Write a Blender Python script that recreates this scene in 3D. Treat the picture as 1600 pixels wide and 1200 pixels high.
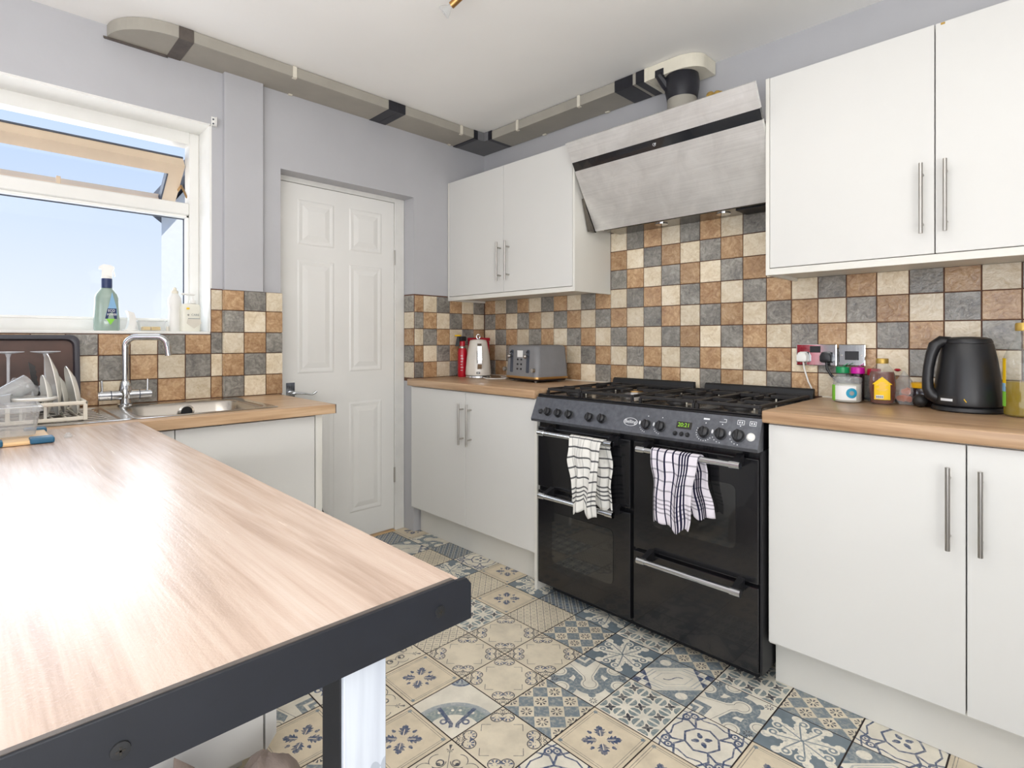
import bpy, bmesh, math, random
from mathutils import Vector, Matrix
PI = math.pi
random.seed(7)
S = bpy.context.scene
for o in list(bpy.data.objects): bpy.data.objects.remove(o, do_unlink=True)
COL = S.collection

# ------------------------------------------------------------------ camera
cam = bpy.data.cameras.new('camera'); camo = bpy.data.objects.new('camera', cam); COL.objects.link(camo)
camo.location = (2.757, -2.452, 1.15); camo.rotation_euler = (PI/2, 0, 0.7922)
cam.sensor_fit = 'HORIZONTAL'; cam.sensor_width = 36.0
cam.lens = 857.5 / 1600 * 36.0
cam.shift_y = -69.25 / 1600
cam.clip_start = 0.02; cam.clip_end = 200
S.camera = camo

def lin(c):
    c = c / 255.0
    return c / 12.92 if c <= 0.04045 else ((c + 0.055) / 1.055) ** 2.4
def rgb(r, g, b): return (lin(r), lin(g), lin(b), 1.0)

# ------------------------------------------------------------------ sky
W = bpy.data.worlds.new('sky'); S.world = W; W.use_nodes = True
nt = W.node_tree; nt.nodes.clear()
out = nt.nodes.new('ShaderNodeOutputWorld'); bg = nt.nodes.new('ShaderNodeBackground')
tc = nt.nodes.new('ShaderNodeTexCoord'); sx = nt.nodes.new('ShaderNodeSeparateXYZ')
cr = nt.nodes.new('ShaderNodeValToRGB')
nt.links.new(tc.outputs['Generated'], sx.inputs[0]); nt.links.new(sx.outputs['Z'], cr.inputs[0])
cr.color_ramp.elements[0].position = 0.0; cr.color_ramp.elements[0].color = rgb(243, 246, 251)
cr.color_ramp.elements[1].position = 1.0; cr.color_ramp.elements[1].color = rgb(120, 170, 240)
e = cr.color_ramp.elements.new(0.24); e.color = rgb(207, 224, 250)
e = cr.color_ramp.elements.new(0.45); e.color = rgb(168, 202, 250)
nt.links.new(cr.outputs[0], bg.inputs[0]); bg.inputs[1].default_value = 1.12
nt.links.new(bg.outputs[0], out.inputs[0])

# ------------------------------------------------------------------ sun, window daylight, added fill lamps
def light(name, kind, loc, rot, energy, color=(1, 1, 1), size=None, size_y=None, **k):
    l = bpy.data.lights.new(name, kind); l.energy = energy; l.color = color
    if size: l.size = size
    if size_y: l.shape = 'RECTANGLE'; l.size_y = size_y
    for a, b in k.items(): setattr(l, a, b)
    o = bpy.data.objects.new(name, l); o.location = loc; o.rotation_euler = rot; COL.objects.link(o); return o
sun = light('sun', 'SUN', (0, 0, 6), (0, 0, 0), 3.2, (1, .95, .87), angle=0.01)
sun.rotation_euler = Vector((-0.55, 0.35, -0.76)).to_track_quat('-Z', 'Y').to_euler()
light('window_daylight', 'AREA', (-0.75, -2.45, 1.62), (0, -PI/2 - .05, 0), 22, (.95, .975, 1), 0.95, 1.6)
light('back_fill', 'AREA', (2.5, -4.22, 1.15), (PI/2 + .95, 0, 0), 58, (.99, .99, 1), 2.2, 2.1)  # added soft fill lamp in front of the unseen back glazing, tilted up
light('right_wall_fill', 'AREA', (4.34, -3.2, 1.25), (0, PI/2 + .85, 0), 120, (1, .995, .985), 2.0, 1.8)  # added fill lamp at the solid right wall, brightens the window side
light('ceiling_fill', 'AREA', (2.2, -2.2, 2.38), (0, 0, 0), 15, (1, .97, .93), 1.6, 1.6)  # added broad overhead fill, no fitting of this size hangs here

S.cycles.transparent_max_bounces = 32
S.view_settings.view_transform = 'Standard'; S.view_settings.look = 'None'
S.view_settings.exposure = 0.0; S.view_settings.gamma = 1.0; S.view_settings.use_curve_mapping = False

# ------------------------------------------------------------------ material helpers
class Ex:
    """a scalar expression that writes math nodes"""
    def __init__(s, nt, v): s.nt = nt; s.v = v
    def _m(s, op, *a):
        n = s.nt.nodes.new('ShaderNodeMath'); n.operation = op
        for i, q in enumerate((s,) + a):
            q = q.v if isinstance(q, Ex) else q
            if isinstance(q, (int, float)): n.inputs[i].default_value = q
            else: s.nt.links.new(q, n.inputs[i])
        return Ex(s.nt, n.outputs[0])
    def __add__(s, o): return s._m('ADD', o)
    __radd__ = __add__
    def __sub__(s, o): return s._m('SUBTRACT', o)
    def __rsub__(s, o): return (s * -1.0) + o
    def __mul__(s, o): return s._m('MULTIPLY', o)
    __rmul__ = __mul__
    def __truediv__(s, o): return s._m('DIVIDE', o)
    def abs(s): return s._m('ABSOLUTE')
    def lt(s, o): return s._m('LESS_THAN', o)
    def gt(s, o): return s._m('GREATER_THAN', o)
    def min(s, o): return s._m('MINIMUM', o)
    def max(s, o): return s._m('MAXIMUM', o)
    def sin(s): return s._m('SINE')
    def cos(s): return s._m('COSINE')
    def frac(s): return s._m('FRACT')
    def sqrt(s): return s._m('SQRT')
    def floor(s): return s._m('FLOOR')
    def atan2(s, o): return s._m('ARCTAN2', o)
    def mod(s, o): return s._m('FLOORED_MODULO', o)
def hyp(x, y): return (x * x + y * y).sqrt()
def circ(a, b, x, y): return hyp(a - x, b - y)
def line(d, w): return d.abs().lt(w)

def newmat(name):
    m = bpy.data.materials.new(name); m.use_nodes = True
    nt = m.node_tree; b = nt.nodes['Principled BSDF']
    return m, nt, b
def mixc(nt, f, a, b):
    n = nt.nodes.new('ShaderNodeMix'); n.data_type = 'RGBA'
    for i, q in ((0, f), (6, a), (7, b)):
        q = q.v if isinstance(q, Ex) else q
        if isinstance(q, (int, float)): n.inputs[i].default_value = q
        elif isinstance(q, tuple): n.inputs[i].default_value = q
        else: nt.links.new(q, n.inputs[i])
    return n.outputs[2]
def coords(nt, kind='Object', scale=(1, 1, 1), rnd=False):
    t = nt.nodes.new('ShaderNodeTexCoord'); mp = nt.nodes.new('ShaderNodeMapping')
    mp.inputs['Scale'].default_value = scale
    nt.links.new(t.outputs[kind], mp.inputs[0])
    if rnd:
        oi = nt.nodes.new('ShaderNodeObjectInfo'); mu = nt.nodes.new('ShaderNodeVectorMath'); mu.operation = 'SCALE'
        cx = nt.nodes.new('ShaderNodeCombineXYZ')
        for i in range(3): nt.links.new(oi.outputs['Random'], cx.inputs[i])
        nt.links.new(cx.outputs[0], mu.inputs[0]); mu.inputs['Scale'].default_value = 37.0
        nt.links.new(mu.outputs[0], mp.inputs['Location'])
    return mp.outputs[0]
def noise(nt, vec, scale, detail=3, rough=.55, dist=0.0):
    n = nt.nodes.new('ShaderNodeTexNoise'); n.inputs['Scale'].default_value = scale
    n.inputs['Detail'].default_value = detail; n.inputs['Roughness'].default_value = rough
    n.inputs['Distortion'].default_value = dist
    nt.links.new(vec, n.inputs['Vector']); return n.outputs[0]
def ramp(nt, fac, stops):
    r = nt.nodes.new('ShaderNodeValToRGB'); el = r.color_ramp.elements
    el[0].position, el[0].color = stops[0]; el[1].position, el[1].color = stops[-1]
    for p, c in stops[1:-1]:
        q = el.new(p); q.color = c
    nt.links.new(fac.v if isinstance(fac, Ex) else fac, r.inputs[0]); return r.outputs[0]
def bump(nt, b, h, strength=.3, dist=.01):
    n = nt.nodes.new('ShaderNodeBump'); n.inputs['Strength'].default_value = strength; n.inputs['Distance'].default_value = dist
    nt.links.new(h.v if isinstance(h, Ex) else h, n.inputs['Height']); nt.links.new(n.outputs[0], b.inputs['Normal'])

def mk(name, col, rough=.5, metal=0.0, var=0.05, scale=14, spec=.5, bmp=0.0, coat=0.0, **k):
    """plain painted / moulded surface with a little procedural unevenness"""
    m, nt, b = newmat(name)
    c = rgb(*col)
    v = coords(nt); n = noise(nt, v, scale)
    d = tuple(max(0, x * (1 - var)) for x in c[:3]) + (1,); u = tuple(min(1, x * (1 + var * .6)) for x in c[:3]) + (1,)
    nt.links.new(ramp(nt, n, [(.3, d), (.7, u)]), b.inputs['Base Color'])
    b.inputs['Roughness'].default_value = rough; b.inputs['Metallic'].default_value = metal
    b.inputs['Specular IOR Level'].default_value = spec; b.inputs['Coat Weight'].default_value = coat
    if bmp: bump(nt, b, noise(nt, v, scale * 12), bmp, .004)
    for a, q in k.items(): b.inputs[a].default_value = q
    return m

def glass(name, tint=(255, 255, 255), body=0.0, bodycol=(255, 255, 255), rough=.02, ior=1.45):
    """clear or tinted glass / clear plastic: see-through, with reflections and some body colour"""
    m, nt, b = newmat(name)
    nt.nodes.remove(b); o = nt.nodes['Material Output']
    tr = nt.nodes.new('ShaderNodeBsdfTransparent'); tr.inputs[0].default_value = rgb(*tint)
    gl = nt.nodes.new('ShaderNodeBsdfGlossy'); gl.inputs['Roughness'].default_value = rough
    fr = nt.nodes.new('ShaderNodeFresnel'); fr.inputs[0].default_value = ior
    ge = nt.nodes.new('ShaderNodeNewGeometry'); ff = Ex(nt, fr.outputs[0]) * (1.0 - Ex(nt, ge.outputs['Backfacing']))
    mx = nt.nodes.new('ShaderNodeMixShader'); nt.links.new(ff.v, mx.inputs[0])
    nt.links.new(tr.outputs[0], mx.inputs[1]); nt.links.new(gl.outputs[0], mx.inputs[2])
    res = mx.outputs[0]
    if body > 0:
        df = nt.nodes.new('ShaderNodeBsdfDiffuse'); df.inputs[0].default_value = rgb(*bodycol)
        m2 = nt.nodes.new('ShaderNodeMixShader'); v = coords(nt)
        f = Ex(nt, noise(nt, v, 20)) * 0.2 + (body - .1)
        nt.links.new(f.v, m2.inputs[0]); nt.links.new(res, m2.inputs[1]); nt.links.new(df.outputs[0], m2.inputs[2]); res = m2.outputs[0]
    nt.links.new(res, o.inputs[0]); return m

def wood(name, axis, c0, c1, c2, rough=.4, scale=1.0, coat=0.0):
    """oak laminate, grain along the given axis, with a few knots"""
    m, nt, b = newmat(name)
    st = [22 * scale] * 3; st[axis] = 1.3 * scale
    v = coords(nt, 'Object', tuple(st))
    n1 = noise(nt, v, 1.0, 5, .6, .9)
    st2 = [150] * 3; st2[axis] = 5
    n2 = noise(nt, coords(nt, 'Object', tuple(st2)), 1.0, 3, .6)
    st3 = [7.0] * 3; st3[axis] = 2.2
    vo = nt.nodes.new('ShaderNodeTexVoronoi'); vo.inputs['Scale'].default_value = .55
    nt.links.new(coords(nt, 'Object', tuple(st3)), vo.inputs['Vector'])
    knot = Ex(nt, vo.outputs['Distance'])
    base = ramp(nt, Ex(nt, n1) * .75 + Ex(nt, n2) * .25, [(.34, rgb(*c2)), (.5, rgb(*c1)), (.66, rgb(*c0))])
    kn = ramp(nt, knot, [(.03, (1, 1, 1, 1)), (.085, (0, 0, 0, 1))])
    dark = tuple(x * .45 for x in rgb(*c2)[:3]) + (1,)
    colr = mixc(nt, Ex(nt, kn) * (Ex(nt, n1).gt(.46)) * .7, base, dark)
    nt.links.new(colr, b.inputs['Base Color'])
    rr = Ex(nt, n2) * .14 + (rough - .07)
    nt.links.new(rr.v, b.inputs['Roughness']); b.inputs['Coat Weight'].default_value = coat
    bump(nt, b, Ex(nt, n2) * .5 + Ex(nt, noise(nt, coords(nt, 'Object', (1, 1, 1)), 420, 2)) * .5, .2, .002)
    return m

def metal(name, col, rough=.28, axis=0, aniso=0.0, streak=.1):
    m, nt, b = newmat(name)
    st = [220] * 3; st[axis] = 3
    n = noise(nt, coords(nt, 'Object', tuple(st)), 1, 2)
    n0 = noise(nt, coords(nt), 5, 3)
    c = rgb(*col)
    nt.links.new(ramp(nt, Ex(nt, n) * .6 + Ex(nt, n0) * .4, [(.3, tuple(x * (1 - streak) for x in c[:3]) + (1,)), (.7, c)]), b.inputs['Base Color'])
    b.inputs['Metallic'].default_value = 1.0
    r = Ex(nt, n) * .1 + (rough - .05); nt.links.new(r.v, b.inputs['Roughness'])
    b.inputs['Anisotropic'].default_value = aniso
    return m

 
def hood_steel():
    """brushed steel with swirling scuff marks"""
    m, nt, b = newmat('hood_steel')
    n = noise(nt, coords(nt, 'Object', (3, 160, 160)), 1, 2); sw = noise(nt, coords(nt, 'Object', (5, 5, 5)), 1.6, 4, .65, 1.4)
    nt.links.new(ramp(nt, Ex(nt, n) * .4 + Ex(nt, sw) * .6, [(.3, rgb(222, 221, 219)), (.7, rgb(246, 245, 243))]), b.inputs['Base Color'])
    b.inputs['Metallic'].default_value = .7; r = Ex(nt, sw) * .25 + .3; nt.links.new(r.v, b.inputs['Roughness']); return m
MT = {}
def setup_materials():
    M = MT
    M['wall'] = mk('grey_paint', (187, 187, 190), .75, var=.04, scale=3, bmp=.15)
    M['ceil'] = mk('ceiling_paint', (248, 247, 244), .85, var=.02, scale=2)
    M['reveal'] = mk('white_gloss_paint', (240, 239, 234), .5, var=.03)
    M['unit'] = mk('cabinet_white', (219, 218, 214), .38, var=.012, scale=3)
    M['carcass'] = mk('carcass_white', (226, 224, 216), .45, var=.015, scale=3)
    M['plinth'] = mk('plinth_white', (222, 220, 213), .5, var=.03, scale=4)
    M['door'] = mk('door_white', (236, 235, 231), .42, var=.02, scale=4)
    M['frame'] = mk('frame_white', (228, 227, 222), .45, var=.06, scale=9)
    M['upvc'] = mk('window_plastic', (232, 231, 226), .35, var=.02)
    M['sash'] = mk('sash_plastic_warm_lit', (216, 194, 168), .4, var=.06, scale=8)  # warm bounce light on white plastic, put into the colour as tan
    M['gasket'] = mk('gasket_grey', (70, 76, 88), .6)
    M['steel'] = metal('brushed_steel_handle', (190, 186, 180), .3, 2)
    M['chrome'] = metal('chrome', (215, 218, 222), .08, 2, streak=.02)
    M['hood'] = hood_steel()
    M['hooddark'] = metal('hood_underside', (120, 115, 108), .2, 0)
    M['sink'] = metal('sink_steel', (196, 190, 182), .24, 1)
    M['black'] = mk('black_enamel', (24, 24, 27), .22, var=.2, scale=5, coat=.3)
    M['panel'] = mk('control_panel_black', (104, 106, 112), .42, metal=.7, var=.2, scale=60)
    M['matblack'] = mk('matt_black', (26, 27, 30), .55, var=.15, scale=40)
    M['blackplastic'] = mk('black_plastic', (28, 28, 31), .38, var=.12, scale=30)
    M['trim'] = mk('black_table_trim', (25, 28, 36), .5, var=.12, scale=30)
    M['iron'] = mk('cast_iron', (40, 38, 38), .5, var=.3, scale=50)
    M['ovenglass'] = mk('oven_glass', (40, 40, 40), .06, var=.12, scale=4, coat=.6)
    M['stripglass'] = mk('hood_black_glass', (30, 32, 38), .12, var=.1, coat=.6)
    M['duct'] = mk('duct_beige', (168, 163, 152), .6, var=.08, scale=6)
    M['ductgrey'] = mk('duct_grey', (112, 112, 114), .6, var=.06, scale=6)
    M['ductwhite'] = mk('duct_white', (232, 226, 208), .45, var=.04)
    M['tape'] = mk('black_tape', (32, 32, 40), .35, var=.25, scale=30)
    M['taupe'] = mk('tape_brown', (92, 84, 78), .45, var=.25, scale=30)
    M['clip'] = mk('clip_white', (230, 224, 208), .5)
    M['foam'] = mk('expanding_foam', (196, 160, 84), .9, var=.3, scale=40, bmp=.6)
    M['wood'] = wood('oak_worktop_x', 0, (202, 170, 136), (184, 150, 116), (154, 120, 90), .36, coat=.1)
    M['woody'] = wood('oak_worktop_y', 1, (212, 182, 148), (198, 164, 128), (174, 140, 106), .38, coat=.08)
    M['table'] = wood('oak_table', 0, (211, 192, 178), (197, 174, 157), (170, 146, 129), .24, coat=.0)
    M['grout'] = mk('tile_grout', (104, 72, 58), .9, var=.2, scale=60)
    M['fgrout'] = mk('floor_grout', (48, 38, 36), .9, var=.2, scale=40)
    M['white'] = mk('white_plastic', (236, 235, 230), .35, var=.02)
    M['china'] = mk('white_china', (236, 234, 226), .15, var=.02, coat=.4)
    M['cream'] = mk('cream_enamel', (222, 216, 206), .28, var=.03, coat=.3)
    M['red'] = mk('red_enamel', (186, 12, 38), .3, var=.12, coat=.3)
    M['redbox'] = mk('red_tin', (176, 14, 44), .4, var=.1)
    M['toaster'] = mk('toaster_grey', (126, 126, 128), .4, var=.06, scale=20)
    M['bronze'] = metal('bronze_band', (190, 150, 96), .35)
    M['pane'] = glass('window_glass', (250, 252, 255))
    M['clear'] = glass('clear_plastic', (242, 243, 243), .22, (235, 236, 236), .08)
    M['drink'] = glass('drinking_glass', (236, 240, 242), .12, (235, 240, 245), .03)
    M['bottleglass'] = glass('bottle_plastic', (246, 247, 246), .045, (240, 240, 236), .04)
    M['wineglass'] = glass('wine_glass', (232, 235, 238), .45, (248, 249, 252), .03)
    M['honey'] = mk('honey_syrup', (104, 40, 14), .1, var=.3, scale=8, coat=.5)
    M['oil'] = glass('cooking_oil', (214, 196, 50), .55, (176, 152, 16), .03)
    M['gold'] = mk('gold_cap', (190, 158, 78), .35, metal=.5)
    M['yellow'] = mk('yellow_label', (248, 204, 16), .5, var=.04)
    M['yellowlid'] = mk('yellow_lid', (236, 180, 12), .4)
    M['green'] = mk('green_lid', (8, 146, 84), .35)
    M['lime'] = mk('lime_label', (140, 214, 70), .5)
    M['magenta'] = mk('magenta_lid', (206, 22, 160), .35)
    M['teal'] = mk('teal_print', (22, 150, 188), .5)
    M['paper'] = mk('white_label', (240, 241, 240), .5, var=.01)
    M['ink'] = mk('black_ink', (40, 36, 30), .6)
    M['greyink'] = mk('grey_ink', (150, 156, 156), .6)
    M['silverink'] = mk('silver_print', (226, 228, 230), .4)
    M['orange'] = mk('orange_carrot', (226, 110, 40), .5, var=.1)
    M['spray'] = mk('spray_liquid', (152, 172, 160), .25, var=.12, scale=10, coat=.4)
    M['navy'] = mk('navy_label', (36, 52, 96), .4, var=.1)
    M['sky'] = mk('pale_blue_label', (140, 186, 222), .4)
    M['blue'] = mk('blue_grip', (34, 92, 124), .45)
    M['board'] = mk('chopping_board', (226, 190, 140), .5, var=.08, scale=20)
    M['tray'] = mk('baking_tray', (58, 56, 64), .35, var=.2, scale=10)
    M['trayrust'] = mk('baking_tray_base', (84, 58, 48), .4, var=.35, scale=9)
    M['rack'] = mk('dish_rack_white', (220, 214, 200), .45, var=.04)
    M['fur'] = mk('dark_fleece', (46, 36, 40), .95, var=.4, scale=60, bmp=1.0)
    M['bag'] = mk('grey_brown_cloth', (142, 128, 120), .85, var=.25, scale=12, bmp=.5)
    M['render'] = mk('white_render', (242, 240, 236), .9, var=.03)
    M['roof'] = mk('grey_roof', (120, 122, 128), .8, var=.1)
    M['ground'] = mk('paving_grey', (150, 148, 142), .9, var=.1)
    M['jam'] = mk('dark_preserve', (40, 26, 30), .15, coat=.5)
    M['soap'] = mk('pale_soap', (236, 234, 220), .3, var=.02)
    M['butter'] = mk('yellow_sponge', (232, 196, 110), .8, var=.15, scale=30)
    m, nt, b = newmat('clock_digits')
    b.inputs['Emission Color'].default_value = rgb(150, 210, 40); b.inputs['Emission Strength'].default_value = .9
    b.inputs['Base Color'].default_value = rgb(70, 110, 20)
    M['digits'] = m
    m, nt, b = newmat('worn_steel_leg')
    v = coords(nt, 'Object', (1, 1, 1)); n = noise(nt, coords(nt, 'Object', (60, 60, 4)), 1, 3)
    sm = noise(nt, coords(nt, 'Object', (9, 9, 5)), 1, 3, .6, .8)
    c = mixc(nt, Ex(nt, sm).gt(.6) * .6, ramp(nt, n, [(.3, rgb(186, 192, 202)), (.7, rgb(206, 212, 220))]), rgb(140, 148, 160))
    nt.links.new(c, b.inputs['Base Color']); b.inputs['Metallic'].default_value = .0; b.inputs['Roughness'].default_value = .35
    M['leg'] = m
setup_materials()
MT['table'].node_tree.nodes['Principled BSDF'].inputs['Specular IOR Level'].default_value = .9

def slate(name, c, dk, lt):
    m, nt, b = newmat(name)
    v = coords(nt, 'Object', (1, 1, 1), True)
    n1 = noise(nt, v, 26, 5, .62, 1.6); n2 = noise(nt, v, 9, 3, .5, .6); n3 = noise(nt, v, 120, 2)
    oi = nt.nodes.new('ShaderNodeObjectInfo')
    base = ramp(nt, Ex(nt, n1) * .5 + Ex(nt, n2) * .3 + Ex(nt, n3) * .2, [(.36, rgb(*dk)), (.5, rgb(*c)), (.64, rgb(*lt))])
    hs = nt.nodes.new('ShaderNodeHueSaturation'); nt.links.new(base, hs.inputs['Color'])
    val = Ex(nt, oi.outputs['Random']) * .3 + .85; nt.links.new(val.v, hs.inputs['Value'])
    nt.links.new(hs.outputs[0], b.inputs['Base Color'])
    r = Ex(nt, n3) * .12 + .13; nt.links.new(r.v, b.inputs['Roughness']); b.inputs['Specular IOR Level'].default_value = .6
    bump(nt, b, Ex(nt, n1) * .75 + Ex(nt, n3) * .2, .6, .005)
    return m
SL = {'C': slate('slate_cream', (226, 211, 184), (206, 186, 154), (240, 229, 208)),
      'B': slate('slate_tan', (182, 147, 109), (150, 112, 80), (210, 178, 140)),
      'G': slate('slate_grey', (140, 136, 128), (104, 100, 97), (172, 168, 158))}

# ------------------------------------------------------------------ mesh helpers
def tag(o, label=None, cat=None, group=None, kind=None):
    if label: o['label'] = label
    if cat: o['category'] = cat
    if group: o['group'] = group
    if kind: o['kind'] = kind
    return o
def thing(name, label, cat, loc=(0, 0, 0), rz=0, group=None):
    o = bpy.data.objects.new(name, None); o.empty_display_size = .05; COL.objects.link(o)
    o.location = loc; o.rotation_euler = (0, 0, rz); return tag(o, label, cat, group)
ORG = {}
def org(p):
    v = Vector((0, 0, 0))
    while p is not None:
        v += p.location; p = p.parent
    return v
class B:
    """collects geometry; coordinates are world unless local=True"""
    def __init__(s): s.bm = bmesh.new()
    def box(s, x0, x1, y0, y1, z0, z1, bev=0.0, seg=1):
        x0, x1 = min(x0, x1), max(x0, x1); y0, y1 = min(y0, y1), max(y0, y1); z0, z1 = min(z0, z1), max(z0, z1)
        r = bmesh.ops.create_cube(s.bm, size=1.0); vs = r['verts']
        for v in vs: v.co = Vector(((x0 + x1) / 2 + v.co.x * (x1 - x0), (y0 + y1) / 2 + v.co.y * (y1 - y0), (z0 + z1) / 2 + v.co.z * (z1 - z0)))
        if bev:
            ed = list({e for v in vs for e in v.link_edges})
            bmesh.ops.bevel(s.bm, geom=ed, offset=bev, segments=seg, affect='EDGES', profile=.5)
        return s
    def ring(s, pts): return [s.bm.verts.new(p) for p in pts]
    def face(s, vs):
        try: return s.bm.faces.new(vs)
        except ValueError: return None
    def loft(s, rings, cap0=True, cap1=True, closed=True):
        R = [s.ring(r) for r in rings]
        for a, b in zip(R, R[1:]):
            n = len(a)
            for i in range(n if closed else n - 1): s.face([a[i], a[(i + 1) % n], b[(i + 1) % n], b[i]])
        if cap0: s.face(list(reversed(R[0])))
        if cap1: s.face(R[-1])
        return s
    def lathe(s, prof, cx=0, cy=0, z0=0, seg=24, sx=1, sy=1, cap0=True, cap1=True, rot=0):
        rings = [[(cx + r * sx * math.cos(rot + 2 * PI * i / seg), cy + r * sy * math.sin(rot + 2 * PI * i / seg), z0 + z) for i in range(seg)] for r, z in prof]
        return s.loft(rings, cap0, cap1)
    def tube(s, path, r, seg=10, cap=True):
        path = [Vector(p) for p in path]; rings = []; up = None
        for i, p in enumerate(path):
            t = (path[min(i + 1, len(path) - 1)] - path[max(i - 1, 0)]).normalized()
            if up is None: up = Vector((0, 0, 1)) if abs(t.z) < .9 else Vector((1, 0, 0))
            n = t.cross(up); n = n.normalized() if n.length > 1e-6 else Vector((1, 0, 0))
            up = n.cross(t).normalized()
            rr = r[i] if isinstance(r, (list, tuple)) else r
            rings.append([p + (n * math.cos(2 * PI * k / seg) + up * math.sin(2 * PI * k / seg)) * rr for k in range(seg)])
        return s.loft(rings, cap, cap)
    def cyl(s, p0, p1, r, seg=16, r1=None): return s.tube([p0, p1], [r, r if r1 is None else r1], seg)
    def prism(s, poly, axis, a0, a1):
        """polygon in the two other axes, extruded along axis from a0 to a1"""
        def P(u, v, a): return {0: (a, u, v), 1: (u, a, v), 2: (u, v, a)}[axis]
        return s.loft([[P(u, v, a0) for u, v in poly], [P(u, v, a1) for u, v in poly]])
    def grid(s, fn, nu, nv, thick=None):
        V = [[s.bm.verts.new(fn(i / nu, j / nv)) for j in range(nv + 1)] for i in range(nu + 1)]
        uvl = s.bm.loops.layers.uv.verify()
        for i in range(nu):
            for j in range(nv):
                f = s.face([V[i][j], V[i + 1][j], V[i + 1][j + 1], V[i][j + 1]])
                for l, (a, b) in zip(f.loops, ((i, j), (i + 1, j), (i + 1, j + 1), (i, j + 1))): l[uvl].uv = (a / nu, b / nv)
        return s
    def sphere(s, c, r, sx=1, sy=1, sz=1, seg=14, rings=8):
        q = bmesh.ops.create_uvsphere(s.bm, u_segments=seg, v_segments=rings, radius=r)
        for v in q['verts']: v.co = Vector((c[0] + v.co.x * sx, c[1] + v.co.y * sy, c[2] + v.co.z * sz))
        return s
    def xf(s, M):
        for v in s.bm.verts: v.co = M @ v.co
        return s
    def build(s, name, mat, parent=None, smooth=False, local=False, kind=None, label=None, ang=40, solid=0):
        me = bpy.data.meshes.new(name)
        bmesh.ops.recalc_face_normals(s.bm, faces=s.bm.faces)
        if parent is not None and not local:
            o = org(parent)
            for v in s.bm.verts: v.co -= o
        s.bm.to_mesh(me); s.bm.free()
        if mat is not None: me.materials.append(MT[mat] if isinstance(mat, str) else mat)
        if smooth:
            for p in me.polygons: p.use_smooth = True
            try: me.set_sharp_from_angle(angle=math.radians(ang))
            except Exception: pass
        ob = bpy.data.objects.new(name, me); COL.objects.link(ob)
        if parent is not None: ob.parent = parent
        if solid:
            md = ob.modifiers.new('thickness', 'SOLIDIFY'); md.thickness = solid; md.offset = 0
        return tag(ob, label, None, None, kind)
def text(name, body, size, M, mat, parent, local=False, depth=.0004, align='CENTER', shear=0.0):
    cu = bpy.data.curves.new(name, 'FONT'); cu.body = body; cu.size = size; cu.extrude = depth
    cu.align_x = align; cu.align_y = 'CENTER'; cu.resolution_u = 3; cu.shear = shear
    tmp = bpy.data.objects.new('tmp_text', cu); COL.objects.link(tmp)
    bpy.context.view_layer.update()
    me = bpy.data.meshes.new_from_object(tmp.evaluated_get(bpy.context.evaluated_depsgraph_get()))
    bpy.data.objects.remove(tmp, do_unlink=True)
    me.transform(M)
    if parent is not None and not local: me.transform(Matrix.Translation(-org(parent)))
    me.materials.clear(); me.materials.append(MT[mat])
    ob = bpy.data.objects.new(name, me); COL.objects.link(ob); ob.parent = parent; return ob
def frame_to(loc, xdir, ydir):
    x = Vector(xdir).normalized(); y = Vector(ydir).normalized(); z = x.cross(y)
    return Matrix(((x.x, y.x, z.x, loc[0]), (x.y, y.y, z.y, loc[1]), (x.z, y.z, z.z, loc[2]), (0, 0, 0, 1)))
def copy_tree(o, parent=None):
    c = o.copy(); COL.objects.link(c)
    if parent is not None: c.parent = parent
    for ch in o.children: copy_tree(ch, c)
    return c

# ------------------------------------------------------------------ patterned floor tiles (printed designs)
CREAM = rgb(228, 217, 194); PALE = rgb(236, 230, 214); SLATE = rgb(120, 133, 141); DEEP = rgb(72, 86, 116); INK = rgb(66, 68, 76); GREY = rgb(158, 166, 170)
def tilemat(name, layers, base=CREAM):
    """layers(a, b, P, Q, nt) -> list of (mask, colour); a, b run -1..1 over the tile, P, Q along its diagonals"""
    m, nt, b = newmat('floor_' + name)
    uv = nt.nodes.new('ShaderNodeTexCoord'); sp = nt.nodes.new('ShaderNodeSeparateXYZ'); nt.links.new(uv.outputs['UV'], sp.inputs[0])
    a = Ex(nt, sp.outputs['X']) * 2.0 - 1.0; bb = Ex(nt, sp.outputs['Y']) * 2.0 - 1.0
    P = (a + bb) * .70711; Q = (bb - a) * .70711
    v = coords(nt, 'Object', (1, 1, 1), True)
    n1 = noise(nt, v, 12, 4, .6); n2 = noise(nt, v, 90, 3, .6)
    d = tuple(x * .8 for x in base[:3]) + (1,)
    col = ramp(nt, n1, [(.3, d), (.62, base)])
    wear = Ex(nt, n2)._m('MULTIPLY_ADD', -1.6, 1.7).min(1.0).max(.55)
    for mask, c in layers(a, bb, P, Q):
        col = mixc(nt, mask * wear, col, c)
    nt.links.new(col, b.inputs['Base Color'])
    r = Ex(nt, n1) * .16 + .3; nt.links.new(r.v, b.inputs['Roughness'])
    bump(nt, b, n2, .06, .001)
    return m
def L_snow(a, b, P, Q):
    m = a.abs().max(b.abs()); l1 = line(m - .9, .012); l2 = line(m - .83, .008)
    ca, cb = a.abs() - .84, b.abs() - .84
    cs = (ca.abs() + cb.abs()).lt(.075)
    s = P.abs().max(Q.abs()); t = P.abs().min(Q.abs())
    lobe = (s * 9.0).frac() * .5 + .5
    w = (1.0 - ((s - .36) * 4.2) * ((s - .36) * 4.2)) * .19 * lobe
    leaf = t.lt(w) * s.gt(.12) * s.lt(.6)
    slot = line(t, .016) * s.gt(.12) * s.lt(.4)
    drop = hyp((s - .3) * 1.0, t - .3).lt(.055) + hyp(s - .345, t - .345).lt(.035)
    return [(l1.max(l2) * .7, INK), (cs, SLATE), (leaf, DEEP), (slot, CREAM), (drop.min(1.0), DEEP)]
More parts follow.
